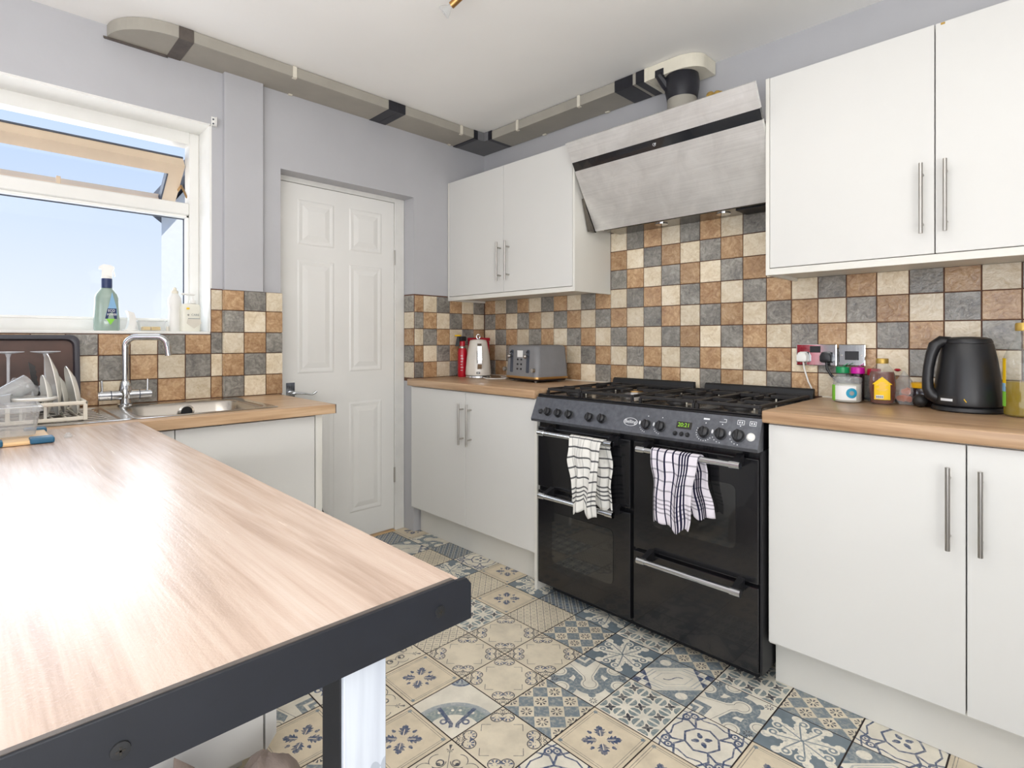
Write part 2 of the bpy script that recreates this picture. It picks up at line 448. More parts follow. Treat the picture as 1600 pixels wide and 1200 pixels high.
def L_check(a, b, P, Q):
    x = P * 2.1213; y = Q * 2.1213
    ch = (x.floor() + y.floor()).mod(2.0).lt(.5)
    fx = x.frac() - .5; fy = y.frac() - .5; r = hyp(fx, fy); th = fy.atan2(fx)
    fl = (th * 8.0).cos().gt(.0) * r.gt(.12) * r.lt(.38)
    petal = (1.0 - ch) * fl
    return [(ch, SLATE), (petal, INK)]
def L_grid(a, b, P, Q):
    x = (P * 3.6).frac(); y = (Q * 3.6).frac()
    g = line(x - .5, .05).max(line(y - .5, .035))
    fx = (x + .5).frac() - .5; fy = (y + .5).frac() - .5
    mk_ = line(fx.abs() - .12, .09) * line(fy.abs() - .06, .045)
    return [(g * .75, INK), (mk_ * .8, INK)]
def L_scallop(a, b, P, Q):
    s = P.abs().max(Q.abs()); t = P.abs().min(Q.abs())
    d = hyp(s - .93, t - .17); th = (t - .17).atan2(s - .93)
    ring_ = line(d - .19, .018); ray = (th * 7.0).cos().gt(.0) * d.gt(.06) * d.lt(.16) * s.lt(.98)
    d2 = hyp(s - 1.18, t - .12); ring2 = line(d2 - .13, .015); ray2 = ((t - .12).atan2(s - 1.18) * 6.0).cos().gt(.4) * d2.gt(.04) * d2.lt(.1)
    dia = ((s - .86).abs() + t).lt(.06)
    box_ = line(s - .62, .012) * t.gt(.34) * t.lt(.62)
    inside = d.lt(.19)
    return [(box_ * .8, INK), (ring_, INK), (ring2 * (1.0 - inside), INK), (ray, DEEP), (ray2, INK), (dia, DEEP)]
def L_vine(a, b, P, Q):
    s = a.abs().max(b.abs()); t = a.abs().min(b.abs())
    u = s * .914 + t * .407; w = t * .914 - s * .407
    edge = .045 + 0.0
    wid = (u * 3.3).sin().max(0.0) * .17 + (u * 40.0).sin() * .015
    leaf = w.abs().lt(wid) * u.gt(.05) * u.lt(.95)
    rib = (w + (u - .5) * .05).abs().lt(.022) * u.gt(.05) * u.lt(.72)
    c1 = hyp(s - .74, t - .2); curl = c1.lt(.17); hole = line(c1 - .085, .03)
    c2 = hyp(s - .62, t - .62); knob = c2.lt(.07)
    tip = hyp(s - .86, t - .42).lt(.14)
    return [(leaf, PALE), (curl, PALE), (tip, PALE), (hole, SLATE), (rib, SLATE), (knob, SLATE)]
def L_star(a, b, P, Q):
    x = ((a + 1.0) * 1.5).frac() * 2.0 - 1.0; y = ((b + 1.0) * 1.5).frac() * 2.0 - 1.0
    e = hyp(x.abs() - 1.0, y).min(hyp(x, y.abs() - 1.0))
    half = e.lt(.56); cut = x.abs().max(y.abs()).gt(.9)
    mid = x.abs().min(y.abs()).lt(.05) * e.lt(.6)
    d = (x.abs() - y.abs()).abs(); r = hyp(x, y)
    pet = d.lt((r * 5.6).sin().max(0.0) * .22) * r.lt(.54)
    return [(half * (1.0 - cut), rgb(128, 142, 144)), (pet, INK)]
def L_trefoil(a, b, P, Q):
    w = Q; t = P                                     # chevron corner at +Q
    c = (a + 1.0).max(1.0 - b)
    ch = (line(c - .2, .07) + line(c - .46, .09)).min(1.0) * c.lt(.56)
    d = (circ(w, t, -.3, 0.0) - .2).min((t.abs() - .1 - ((w - .1).max(0.0)) * .55).max((w + .3) * -1.0)).min(circ(w.abs(), t.abs(), .42, .95) - .16)
    band = d.gt(.1) * d.lt(.34) * c.gt(.6) * w.lt(.62)
    dot = (circ(w, t, -.88, 0.0) - .12).lt(0.0)
    ln = line(d - .02, .01) * c.gt(.62)
    fx = (a.abs() - .82); fy = (b.abs() - .82); r = hyp(fx, fy); th = fy.atan2(fx)
    fl = (th * 8.0).cos().gt(.0) * r.gt(.045) * r.lt(.13) * c.gt(.7)
    return [(band, SLATE), (dot, SLATE), (ch, SLATE), (ln * .8, INK), (fl, INK)]
def L_cart(a, b, P, Q):
    h = (Q.abs() * 1.35).max(P.abs() * .62 + Q.abs() * .75)
    side = Q.abs().gt(.62)
    blob = hyp(P, (Q.abs() - .92) * 1.1).lt(.2 + 0.0)
    l = (line(h - .62, .018) + line(h - .74, .025) + line(h - .42, .012)).min(1.0)
    sq = line(Q - (P * 9.0).sin() * .06, .022) * P.abs().lt(.34)
    chk = ((a * 4.0).floor() + (b * 4.0).floor()).mod(2.0).lt(.5) * P.abs().gt(.85)
    return [(side, SLATE), (blob, PALE), (l * .7, GREY), (sq, DEEP), (chk, DEEP)]
def L_lattice(a, b, P, Q):
    tri = lambda q: ((q * 1.5 + .5).frac() - .5).abs()
    l1 = line(a.abs() - .52 + tri(b) * .34 * 1.0, .035)
    l2 = line(b.abs() - .52 + tri(a) * .34 * 1.0, .035)
    l3 = line(a.abs() - .9 + tri(b) * .2, .025).max(line(b.abs() - .9 + tri(a) * .2, .025))
    s = P.abs().max(Q.abs()); t = P.abs().min(Q.abs())
    bud = (hyp((s - .17) * .8, t).lt(.075)) + hyp(s - .26, t).lt(.045)
    c = hyp(a.abs() - .8, b.abs() - .62).min(hyp(a.abs() - .62, b.abs() - .8)); curl = line(c - .1, .03) + c.lt(.035)
    return [(l1.max(l2), DEEP), (l3, DEEP), (bud.min(1.0), DEEP), (curl.min(1.0), DEEP)]
def L_shell(a, b, P, Q):
    d = hyp(P, Q + 1.25)                              # fan from the lower corner
    fan = d.gt(.85) * d.lt(1.3) * P.abs().lt(1.0); rim = d.gt(1.24) * d.lt(1.42)
    eyes = hyp(P.abs() - .12, Q + .2 + 0.0).lt(.05) + hyp(P.abs() - .52, Q + .32).lt(.055)
    gar = line(P.abs() - .1 - (d * 2.6 - 1.2).max(0.0) * .22, .06) * d.lt(1.28) * d.gt(.3)
    top = hyp(P, Q - 1.42); cap_ = top.lt(.46); cap2 = line(top - .4, .035); ray = ((Q - 1.42).atan2(P) * 9.0).cos().gt(.2) * top.lt(.3)
    sc = hyp(P.abs() - .34, Q + .72); curl = line(sc - .09, .03)
    return [(fan, rgb(132, 146, 146)), (rim, GREY), (eyes.min(1.0), PALE), (gar, DEEP), (curl, DEEP), (cap_, GREY), (cap2, DEEP), (ray, DEEP)]
def L_weave(a, b, P, Q):
    x = (P * 3.4).frac(); y = (Q * 3.4).frac()
    s1 = x.lt(.42); s2 = y.lt(.32); g = line(x - .7, .06).max(line(y - .66, .05))
    return [(s1, SLATE), (s2 * .8, GREY), (s1 * s2, DEEP), (g, INK)]
def L_scroll(a, b, P, Q):
    s = P.abs().max(Q.abs()); t = P.abs().min(Q.abs())
    c = hyp(s - .62, t - .3); r1 = line(c - .24, .012) * (s - t).lt(.55)
    c2 = hyp(s - .56, t - .22); r2 = line(c2 - .1, .022); bl = hyp(s - .5, t - .26).lt(.06)
    pl = hyp((s - 1.08), t * 1.6); th = t.atan2(s - 1.0); fl = (th * 6.0).cos().gt(.3) * pl.lt(.16)
    stem = line(t, .012) * s.gt(.3) * s.lt(1.0)
    return [(r1, INK), (r2, INK), (bl, INK), (fl, INK), (stem * .7, INK)]
FT = {'1': tilemat('leaf', L_snow, rgb(226, 212, 186)), '2': tilemat('chequer', L_check), '3': tilemat('fine_grid', L_grid), '4': tilemat('fans', L_scallop),
      '5': tilemat('acanthus', L_vine, SLATE), '6': tilemat('petals', L_star, PALE), '7': tilemat('trefoil', L_trefoil, PALE), '8': tilemat('cartouche', L_cart, PALE),
      '9': tilemat('lattice', L_lattice, PALE), 'S': tilemat('shell', L_shell, PALE), 'W': tilemat('weave', L_weave, rgb(186, 186, 178)), 'C': tilemat('scroll', L_scroll)}
def tile_mesh(name, mat, sx, sy, h, bev):
    """a slab with eased top edge; its top is at z=0 and faces +z; UV 0..1 over the top"""
    x, y = sx / 2, sy / 2
    V = [(-x, -y, -h), (x, -y, -h), (x, y, -h), (-x, y, -h), (-x, -y, -bev), (x, -y, -bev), (x, y, -bev), (-x, y, -bev),
         (-x + bev, -y + bev, 0), (x - bev, -y + bev, 0), (x - bev, y - bev, 0), (-x + bev, y - bev, 0)]
    F = [(3, 2, 1, 0)] + [(i, (i + 1) % 4, 4 + (i + 1) % 4, 4 + i) for i in range(4)] + [(4 + i, 4 + (i + 1) % 4, 8 + (i + 1) % 4, 8 + i) for i in range(4)] + [(8, 9, 10, 11)]
    me = bpy.data.meshes.new(name); me.from_pydata(V, [], F)
    uv = me.uv_layers.new()
    for l in me.loops:
        c = me.vertices[l.vertex_index].co; uv.data[l.index].uv = (c.x / sx + .5, c.y / sy + .5)
    me.materials.append(mat); me.update(); return me

# ------------------------------------------------------------------ room shell
def struct(name, b, mat, **k):
    o = b.build(name, mat, **k); o['kind'] = 'structure'; return o
FX0, FX1, FY0, FY1, ZC = -.14, 4.4, -4.3, 0.0, 2.435
floor = struct('floor', B().box(FX0, FX1 + .1, FY0 - .1, FY1 + .1, -.12, -.0011), 'fgrout')
MAPC = {2: {-9: '1', -8: '7', -7: 'W', -6: '9', -5: '1', -4: '5', -3: 'W', -2: '5', -1: '6', 0: '2', 1: '6', 2: '2', 3: '9', 4: '1'},
        1: {-9: 'W', -8: '8', -7: '3', -6: '5', -5: '3', -4: '1', -3: '3', -2: '2', -1: '5', 0: '8', 1: '7', 2: '5', 3: '8', 4: '2'},
        0: {-4: '6', -3: '4', -2: '4', -1: '7', 0: '6', 1: '9', 2: '1', 3: '5', -5: '1', -6: '2'},
        -1: {-4: '3', -3: '4', -2: '4', -1: '2', 0: '1', 1: '1', 2: '6'},
        -2: {-4: 'C', -3: '1', -2: 'S', -1: '4', 0: '9', 1: '3'},
        -3: {-4: 'S', -3: 'C', -2: '1', -1: 'C', 0: '4'},
        -4: {-4: '7', -3: '1', -2: '2', -1: '6'}}
ROT = {(-1, 0): 0, (1, 1): 1, (-4, -4): 3, (-8, 2): 3}
meshes = {}
for j in range(-8, 4):
    for i in range(-9, 10):
        x = 1.714 + .203 * (i + .5); y = -1.06 + .203 * (j + .5)
        if y > -.3 or x < -.05: continue
        k = MAPC.get(j, {}).get(i) or random.choice('1234569C')
        if k not in meshes: meshes[k] = tile_mesh('floor_tile', FT[k], .1985, .1985, .0034, .0004)
        o = bpy.data.objects.new('floor_tile', meshes[k]); o.parent = floor; o.location = (x, y, 0); COL.objects.link(o)
        o.rotation_euler = (0, 0, ROT.get((i, j), 0) * PI / 2)
struct('ceiling', B().box(-.3, 4.5, -4.4, .1, ZC, ZC + .1), 'ceil')
wr = struct('wall_right', B().box(-.3, 4.5, .007, .15, 0, ZC), 'wall')
YW0, YW1, ZS, ZH = -3.28, -1.67, 1.186, 2.132      # window opening
YD0, YD1, ZD = -1.352, -.56, 2.003                  # door opening
b = B()
T = -.3
b.box(T, 0, -4.4, YW0, 0, ZC); b.box(T, 0, YW0, YW1, 0, ZS - .012); b.box(T, 0, YW0, YW1, ZH, ZC)
b.box(T, 0, YW1, YD0, 0, ZC); b.box(T, 0, YD0, YD1, ZD, ZC); b.box(T, 0, YD1, .007, 0, ZC)
wl = struct('wall_left', b, 'wall')
struct('wall_far_right', B().box(4.4, 4.5, -4.4, .1, 0, ZC), 'wall')
b = B(); b.box(-.3, 1.2, -4.4, -4.3, 0, ZC); b.box(3.8, 4.5, -4.4, -4.3, 0, ZC); b.box(1.2, 3.8, -4.4, -4.3, 2.2, ZC)
struct('wall_back', b, 'wall')
b = B()
for x in (1.2, 2.46, 3.73): b.box(x, x + .07, -4.38, -4.32, 0, 2.2, .004)
b.box(1.2, 3.8, -4.38, -4.32, 2.13, 2.2, .004); b.box(1.2, 3.8, -4.38, -4.32, 0, .07, .004)
w2 = struct('window_2', b, 'upvc')
B().box(1.27, 2.46, -4.354, -4.35, .07, 2.13).build('pane', 'pane', w2); B().box(2.53, 3.73, -4.354, -4.35, .07, 2.13).build('pane', 'pane', w2)
# boxed pipe column beside the window
b = B(); b.box(.0, .03, -1.62, -1.446, 1.38, ZC, .002); struct('trim_1', b, 'wall')
b = B(); b.box(.0, .023, -1.62, -1.355, .0, 1.38); struct('trim_2', b, 'grout')
# white painted window reveal and sill
b = B()
b.box(-.3, -.001, YW1 - .004, YW1 + .0, ZS, ZH); b.box(-.3, -.001, YW0, YW1, ZH - .004, ZH)
b.box(-.3, -.001, YW0, YW0 + .004, ZS, ZH)
struct('trim_3', b, 'reveal')
struct('trim_4', B().box(-.3, .004, YW0 - .01, YW1 - .002, ZS - .011, ZS + .001, .002), 'reveal')
# thin painted line above and beside the window
b = B(); b.box(0, .0015, YW0, YW1 + .002, ZH, ZH + .004); b.box(0, .0015, YW1, YW1 + .004, ZS + .2, ZH + .004); struct('trim_5', b, 'reveal')

# window
win = struct('window_1', B().box(-.24, -.16, YW1 - .046, YW1 - .004, ZS, ZH - .004, .004).box(-.24, -.16, YW0 + .004, YW0 + .046, ZS, ZH - .004, .004)
             .box(-.239, -.161, YW0 + .0465, YW1 - .0465, ZH - .06, ZH - .0045).box(-.239, -.161, YW0 + .0465, YW1 - .0465, ZS, ZS + .05), 'upvc')
B().box(-.245, -.158, YW0 + .046, YW1 - .046, 1.737, 1.793, .005).build('transom', 'upvc', win)
b = B()
for y in (YW0 + .046, YW1 - .058): b.box(-.2, -.166, y, y + .012, ZS + .05, 1.737, .002)
b.box(-.2, -.166, YW0 + .046, YW1 - .046, 1.725, 1.737, .002); b.box(-.2, -.166, YW0 + .046, YW1 - .046, ZS + .05, ZS + .062, .002)
b.build('glazing_bead', 'reveal', win)
b = B()
for y in (YW0 + .058, YW1 - .063): b.box(-.205, -.2, y, y + .005, ZS + .062, 1.725)
b.box(-.205, -.2, YW0 + .058, YW1 - .058, 1.72, 1.725)
b.build('gasket', 'gasket', win)
B().box(-.203, -.199, YW0 + .056, YW1 - .056, ZS + .06, 1.727).build('pane', 'pane', win)
# tilted top-hung sash, swung outwards
sa = math.radians(52); hz, hx = 2.004, -.235
def sash_pt(y, d, t):       # d: distance down the sash from its top edge, t: thickness
    return (hx - d * math.sin(sa) + t * math.cos(sa), y, hz - d * math.cos(sa) - t * math.sin(sa))
def sash_bar(b, y0, y1, d0, d1, t0, t1):
    return b.loft([[sash_pt(y, d0, t0), sash_pt(y, d1, t0), sash_pt(y, d1, t1), sash_pt(y, d0, t1)] for y in (y0, y1)])
SY0, SY1, SD = YW0 + .05, YW1 - .05, .30
b = B(); sash_bar(b, SY0, SY1, 0, .06, -.03, .03); sash_bar(b, SY0, SY1, SD - .06, SD, -.03, .03)
sash_bar(b, SY0, SY0 + .06, .06, SD - .06, -.03, .03); sash_bar(b, SY1 - .06, SY1, .06, SD - .06, -.03, .03)
sash = b.build('sash', 'sash', win)
b = B(); sash_bar(b, SY0, SY1, -.004, .004, -.036, -.026); sash_bar(b, SY1 - .066, SY1 - .06, .06, SD - .06, -.01, .032); b.build('gasket', 'gasket', sash)
b = B(); sash_bar(b, SY0 + .06, SY1 - .06, .06, SD - .06, -.003, .003); b.build('pane', 'pane', sash)
b = B(); b.tube([(-.2, YW1 - .047, 1.83), (-.28, YW1 - .05, 1.9), sash_pt(SY1, .2, 0)], .006, 6); b.build('stay_arm', 'bronze', win)
B().box(-.2, -.185, -2.2, -2.185, 1.793, 1.83, .002).build('stay_peg', 'sash', win)

# door
door = struct('door_1', B().box(-.14, -.104, -1.312, -.63, .012, 1.975, .002), 'door')
def door_panel(y0, y1, z0, z1):
    b = B(); x = -.1035
    o = [(y0, z0), (y1, z0), (y1, z1), (y0, z1)]
    def r(k, dx): return [(x + dx, y0 + k, z0 + k), (x + dx, y1 - k, z0 + k), (x + dx, y1 - k, z1 - k), (x + dx, y0 + k, z1 - k)]
    b.loft([r(-.006, -.001), r(.002, .003), r(.008, .003), r(.022, .0002), r(.05, .0065), r(.054, .0065)], False, True)
    b.build('door_panel', 'door', door)
for z0, z1 in ((1.66, 1.89), (.975, 1.57), (.17, .79)):
    door_panel(-1.218, -1.022, z0, z1); door_panel(-.92, -.722, z0, z1)
b = B(); b.box(-.104, -.099, -1.284, -1.238, .80, .925, .001)
for z in (.812, .913): b.cyl((-.1, -1.261, z), (-.0975, -1.261, z), .004, 8)
hp = b.build('handle_plate', 'chrome', door)
B().tube([(-.1, -1.261, .872), (-.06, -1.261, .872), (-.056, -1.25, .872), (-.055, -1.2, .866), (-.055, -1.165, .86), (-.052, -1.15, .868), (-.05, -1.142, .876)], [.012, .01, .009, .006, .006, .007, .006], 10).build('lever', 'chrome', hp, smooth=True)
for z in (1.6, .29):
    b = B()
    b.box(-.106, -.1, -.634, -.622, z, z + .09, .001); b.cyl((-.099, -.628, z), (-.099, -.628, z + .09), .0045, 8); b.build('hinge', 'steel', door)
b = B(); b.box(-.19, -.098, -.628, -.562, 0, 2.0025, .002); b.box(-.19, -.098, -1.3515, -1.314, 0, 2.0025, .002); b.box(-.189, -.0985, -1.3135, -.6285, 1.977, 2.0025)
struct('trim_6', b, 'frame')
struct('trim_7', B().box(-.15, -.09, -1.314, -.628, -.003, .004, .001), 'board')

# ------------------------------------------------------------------ wall tiles
TM = {}
def tmesh(kind, w, h):
    k = (kind, round(w, 3), round(h, 3))
    if k not in TM: TM[k] = tile_mesh('wall_tile', SL[kind], w, h, .006, .0012)
    return TM[k]
def wtile(parent, kind, face, u0, u1, z0, z1, off):
    """face 'y': on the cooker wall, off is y of the tile face; 'x': on the window wall; 'ny': reveal side"""
    g = .0018; w, h = u1 - u0 - 2 * g, z1 - z0 - 2 * g
    if w < .008 or h < .008: return
    o = bpy.data.objects.new('wall_tile', tmesh(kind, w, h)); o.parent = parent; COL.objects.link(o)
    c = (u0 + u1) / 2; z = (z0 + z1) / 2; j = random.uniform(-.0006, .0006)
    rx = random.uniform(-.008, .008); ry = random.uniform(-.008, .008)
    if face == 'y': o.location = (c, off + j, z); o.rotation_euler = (PI/2 + rx, 0, ry)
    elif face == 'x': o.location = (off + j, c, z); o.rotation_euler = (PI/2 + rx, 0, PI/2 + ry)
    else: o.location = (c, off + j, z); o.rotation_euler = (PI/2 + rx, 0, ry)
CYC = 'CGB'
P, ZB = .1015, .914
B().box(0, 3.6, .0045, .0075, .9, 1.43).box(1.0, 1.99, .0045, .0075, 1.42, 1.74).build('grout', 'grout', wr)
for k in range(-11, 25):
    for r in range(0, 9):
        x0 = 1.027 + P * k; x1 = x0 + P; z0 = ZB + .1008 * r; z1 = z0 + .1008
        if r >= 5 and not (0 <= k < 9): continue
        if r >= 8: z1 = min(z1, 1.735)
        if r == 0: z0 = .919
        x0 = max(x0, .002)
        if x1 - x0 < .015 : continue
        wtile(wr, CYC[(k + r + 2) % 3], 'y', x0, x1, z0, z1, 0)
# window wall, between corner and door, with the cut tiles on the door reveal
B().box(.0, .0025, -.56, .004, .9, 1.424).build('grout', 'grout', wl)
B().box(-.098, .0, -.5625, -.56, .9, 1.424).build('grout', 'grout', wl)
ed = [0, -.093, -.191, -.291, -.392, -.493, -.558]
for r in range(5):
    z0 = ZB + .1008 * r; z1 = z0 + .1008
    if r == 0: z0 = .919
    for m in range(6): wtile(wl, CYC[(r - m) % 3], 'x', ed[m + 1], ed[m], z0, z1, .007)
    wtile(wl, CYC[(r - 6) % 3], 'ny', -.094, .006, z0, z1, -.567)
# window wall, left of the door
zr = [.884, .982, 1.086, 1.184, 1.286, 1.38]
colsL = [-2.085 - .1035 * i for i in range(13)][::-1] + [-1.978, -1.879, -1.774, -1.67]
rowsL = {0: 'BCGBC', 1: 'CGBCG', 2: 'GBCGB'}        # the five columns ending under the sill's right end
b = B(); b.box(0, .0025, -3.33, -1.62, .875, 1.174); b.box(0, .0025, -1.67, -1.62, 1.17, 1.384)
b.build('grout', 'grout', wl)
start = len(colsL) - 1 - 4
seq = {0: 'GCB', 1: 'BCG', 2: 'CGB'}
for r in range(3):
    for c in range(len(colsL) - 1):
        d = c - (len(colsL) - 5)                      # 0 = the tile starting at -2.085
        kind = {0: 'CGBC', 1: 'GBCG', 2: 'BCGB'}[r][d] if d >= 0 else {0: 'CGB', 1: 'GBC', 2: 'BCG'}[r][d % 3]
        wtile(wl, kind, 'x', colsL[c], colsL[c + 1], zr[r], min(zr[r + 1], 1.173), .007)
for r, k in enumerate('BCGBC'):
    if r < 3: wtile(wl, k, 'x', -1.67, -1.622, zr[r], zr[r + 1], .007)
    else: wtile(wl, k, 'x', -1.67, -1.622, zr[r], zr[r + 1], .007)
for r, s in enumerate(('GCB', 'BGC', 'CBG', 'GCB', 'BGC')):
    for c, (y0, y1) in enumerate(((-1.62, -1.534), (-1.534, -1.434), (-1.434, -1.353))):
        wtile(wl, s[c], 'x', y0, y1, zr[r], zr[r + 1], .03)
    wtile(wl, s[0], 'ny', .006, .029, zr[r], zr[r + 1], -1.624)

# ------------------------------------------------------------------ outside
struct('ground', B().box(-40, 40, -40, 40, -.3, -.14), 'ground')
hs = thing('neighbouring_house', 'white rendered house with grey pitched roof seen through the window', 'house', (-7, -.37, -.14), math.radians(-24))
B().box(-4, 0, 0, 6.4, 0, 3.2).build('wall', 'render', hs, local=True)
b = B(); b.prism([(0, 3.2), (6.4, 3.2), (3.2, 7.45)], 0, -4, -.01); b.build('gable', 'render', hs, local=True)
b = B(); b.prism([(-.17, 3.28), (-.1, 3.16), (3.2, 7.5), (6.6, 3.1), (6.7, 3.2), (3.2, 7.85)], 0, -4.1, .3); b.build('roof', 'roof', hs, local=True)

# ------------------------------------------------------------------ cabinets
def bar_handle(parent, p, z0, z1, n, stand=.034):
    """vertical bar handle; p = (x, y) on the door face, n = outward direction"""
    h = B(); x, y = p[0] + n[0] * stand, p[1] + n[1] * stand
    h.cyl((x, y, z0), (x, y, z1), .0058, 14)
    for z in (z0 + .032, z1 - .032): h.cyl((p[0], p[1], z), (x, y, z), .0042, 10)
    return h.build('handle', 'steel', parent, smooth=True)
def front_door(parent, x0, x1, yf, z0, z1, hx, hz0, hz1):
    d = B().box(x0 + .0015, x1 - .0015, yf, yf + .018, z0, z1, .0012).build('cabinet_door', 'unit', parent)
    if hx: bar_handle(d, (hx, yf), hz0, hz1, (0, -1))
    return d
def wall_unit(label, x0, x1, doors, left_side=False):
    t = thing('wall_cabinet', label, 'cabinet', ((x0 + x1) / 2, -.15, 1.393), 0, 'white wall cabinets')
    b = B(); yf, yb = -.306, .0
    b.box(x0, x0 + .014, yf, yb, 1.393, 2.137, .0008); b.box(x1 - .014, x1, yf, yb, 1.393, 2.137, .0008)
    b.box(x0 + .014, x1 - .014, -.285, yb, 1.405, 1.418); b.box(x0 + .014, x1 - .014, -.285, yb, 2.12, 2.137)
    b.box(x0 + .014, x1 - .014, -.01, yb, 1.405, 2.137)
    b.build('carcass', 'carcass', t)
    B().box(x0 + .014, x1 - .014, yf, -.288, 1.393, 1.4175, .0008).build('pelmet', 'carcass', t)
    for dx0, dx1, hx in doors: front_door(t, dx0, dx1, yf, 1.42, 2.136, hx, 1.482, 1.702)
    return t
def wallfix(): pass
wall_unit('white double wall cabinet left of the steel hood, in the room corner', .004, 1.027, [(.018, .513, .489), (.513, 1.012, .558)])
wall_unit('large white double wall cabinet right of the steel hood', 1.951, 3.0, [(1.965, 2.464, 2.433), (2.464, 2.985, 2.493)])
bpy.context.view_layer.update()
b = B(); b.box(2.478, 2.49, -.3065, -.304, 2.127, 2.135, .001)
for o in bpy.data.objects:
    if o.name == 'wall_cabinet.001': b.build('hinge_tab', 'foam', o)

def base_unit(label, x0, x1, doors, zt=.876):
    t = thing('base_cabinet', label, 'cabinet', ((x0 + x1) / 2, -.3, 0), 0, 'white base cabinets under the oak worktops')
    b = B(); b.box(x0, x0 + .016, -.572, -.02, .15, zt); b.box(x1 - .016, x1, -.572, -.02, .15, zt)
    b.box(x0 + .016, x1 - .016, -.572, -.02, .15, .166); b.box(x0 + .016, x1 - .016, -.036, -.02, .166, zt); b.box(x0 + .016, x1 - .016, -.572, -.5, zt - .016, zt)
    b.build('carcass', 'carcass', t)
    B().box(x0, x1, -.518, -.502, .001, .15).build('plinth', 'plinth', t)
    for dx0, dx1, hx in doors: front_door(t, dx0, dx1, -.591, .162, .873, hx, .595, .814)
    return t
bl = base_unit('white double base cabinet below the kettle and grey toaster', .012, 1.026, [(.018, .519, .502), (.519, 1.024, .567)])
B().box(1.0275, 1.0435, -.6, -.02, .001, .876, .0008).build('end_panel', 'carcass', bl)
base_unit('large white double base cabinet right of the black cooker', 2.064, 3.085, [(2.066, 2.569, 2.534), (2.569, 3.075, 2.6)])
def worktop(label, x0, x1, y0, y1, z0, z1, mat, front, cat='worktop'):
    b = B().box(x0, x1, y0, y1, z0, z1, .004, 2)
    return tag(b.build('worktop', mat, None, smooth=True, ang=50), label, cat)
worktop('short oak worktop in the corner holding kettle and toaster', .003, 1.035, -.61, -.001, .8785, .918, 'wood', 0)
worktop('oak worktop right of the cooker holding the black kettle', 2.052, 3.3, -.61, -.001, .8785, .918, 'wood', 0)
# tiny white sealant bead at the back of the worktops
b = B(); b.box(.01, 1.03, -.0075, -.0005, .918, .9225); b.build('sealant', 'clip', wr)
B().box(2.06, 3.3, -.0075, -.0005, .918, .9225).build('sealant', 'clip', wr)

# sink run along the window wall
su = thing('base_cabinet', 'white sink cabinet under the window worktop, beside the white door', 'cabinet', (.3, -1.9, 0), 0, 'white base cabinets under the oak worktops')
b = B(); b.box(.02, .57, -3.25, -1.452, .13, .146); b.box(.02, .036, -3.25, -1.452, .146, .835); b.box(.036, .57, -3.25, -3.234, .146, .835); b.box(.5, .57, -3.234, -1.452, .80, .818)
b.build('carcass', 'carcass', su)
B().box(.03, .594, -1.446, -1.4185, .001, .843, .0008).build('end_panel', 'carcass', su)
for y0, y1 in ((-1.948, -1.449), (-2.45, -1.951), (-2.96, -2.453), (-3.25, -2.963)): B().box(.573, .59, y0, y1, .15, .837, .0012).build('cabinet_door', 'unit', su)
B().box(.5, .515, -3.25, -1.447, .001, .13).build('plinth', 'plinth', su)
B().box(.571, .592, -1.92, -1.8, .8375, .8435, .001).build('gap_shade_strip', 'matblack', su)  # black strip put in for the dark shadow gap under the worktop edge
# worktop with the sink cut-out
SX0, SX1, SY_0, SY_1 = .05, .56, -2.62, -1.575
b = B(); b.box(.0035, SX0 + .012, -3.27, -1.372, .844, .882); b.box(SX1 - .012, .62, -3.27, -1.372, .844, .882, .003, 2)
b.box(SX0 + .012, SX1 - .012, SY_1 - .012, -1.372, .844, .882); b.box(SX0 + .012, SX1 - .012, -3.27, SY_0 + .012, .844, .882)
wt = tag(b.build('worktop', 'woody'), 'pale oak worktop under the window with the sink set in it', 'worktop')
B().box(.0035, .6195, -1.372, -1.3695, .8445, .8815).build('end_strip', 'taupe', wt)

# ------------------------------------------------------------------ sink and tap
sk = thing('kitchen_sink', 'stainless steel sink with drainer set into the window worktop', 'sink', (.3, -1.85, .882))
BX0, BX1, BY0, BY1 = .115, .515, -2.02, -1.615      # bowl
b = B(); z = .884
def rrect(x0, x1, y0, y1, r, z, n=5):
    pts = []
    for cx, cy, a0 in ((x1 - r, y1 - r, 0), (x0 + r, y1 - r, PI/2), (x0 + r, y0 + r, PI), (x1 - r, y0 + r, 1.5 * PI)):
        for i in range(n + 1): a = a0 + PI/2 * i / n; pts.append((cx + r * math.cos(a), cy + r * math.sin(a), z))
    return pts
# rim with bowl: loft outer rounded rectangle of the bowl half to the bowl rim, then down
b.loft([rrect(SX0, SX1, -2.06, SY_1, .03, .8835), rrect(SX0 + .006, SX1 - .006, -2.054, SY_1 - .006, .028, .8855), rrect(BX0 - .03, BX1 + .02, BY0 - .02, BY1 + .012, .07, .884),
        rrect(BX0 - .012, BX1 + .012, BY0 - .012, BY1 + .012, .075, .884), rrect(BX0, BX1, BY0, BY1, .07, .874), rrect(BX0 + .012, BX1 - .012, BY0 + .012, BY1 - .012, .06, .745), rrect(BX0 + .05, BX1 - .05, BY0 + .05, BY1 - .05, .04, .73)], False, True)
b.build('bowl', 'sink', sk, smooth=True, ang=50)
b = B(); n = 14
b.loft([rrect(SX0, SX1, SY_0, -2.058, .03, .8835), rrect(SX0 + .006, SX1 - .006, SY_0 + .006, -2.062, .028, .8855), rrect(SX0 + .03, SX1 - .03, SY_0 + .03, -2.09, .02, .8845), rrect(SX0 + .036, SX1 - .036, SY_0 + .036, -2.096, .018, .880)], False, True)
for i in range(8):
    x = .12 + i * .053; b.box(x, x + .012, SY_0 + .06, -2.12, .879, .8835, .002)
b.build('drainer', 'sink', sk)
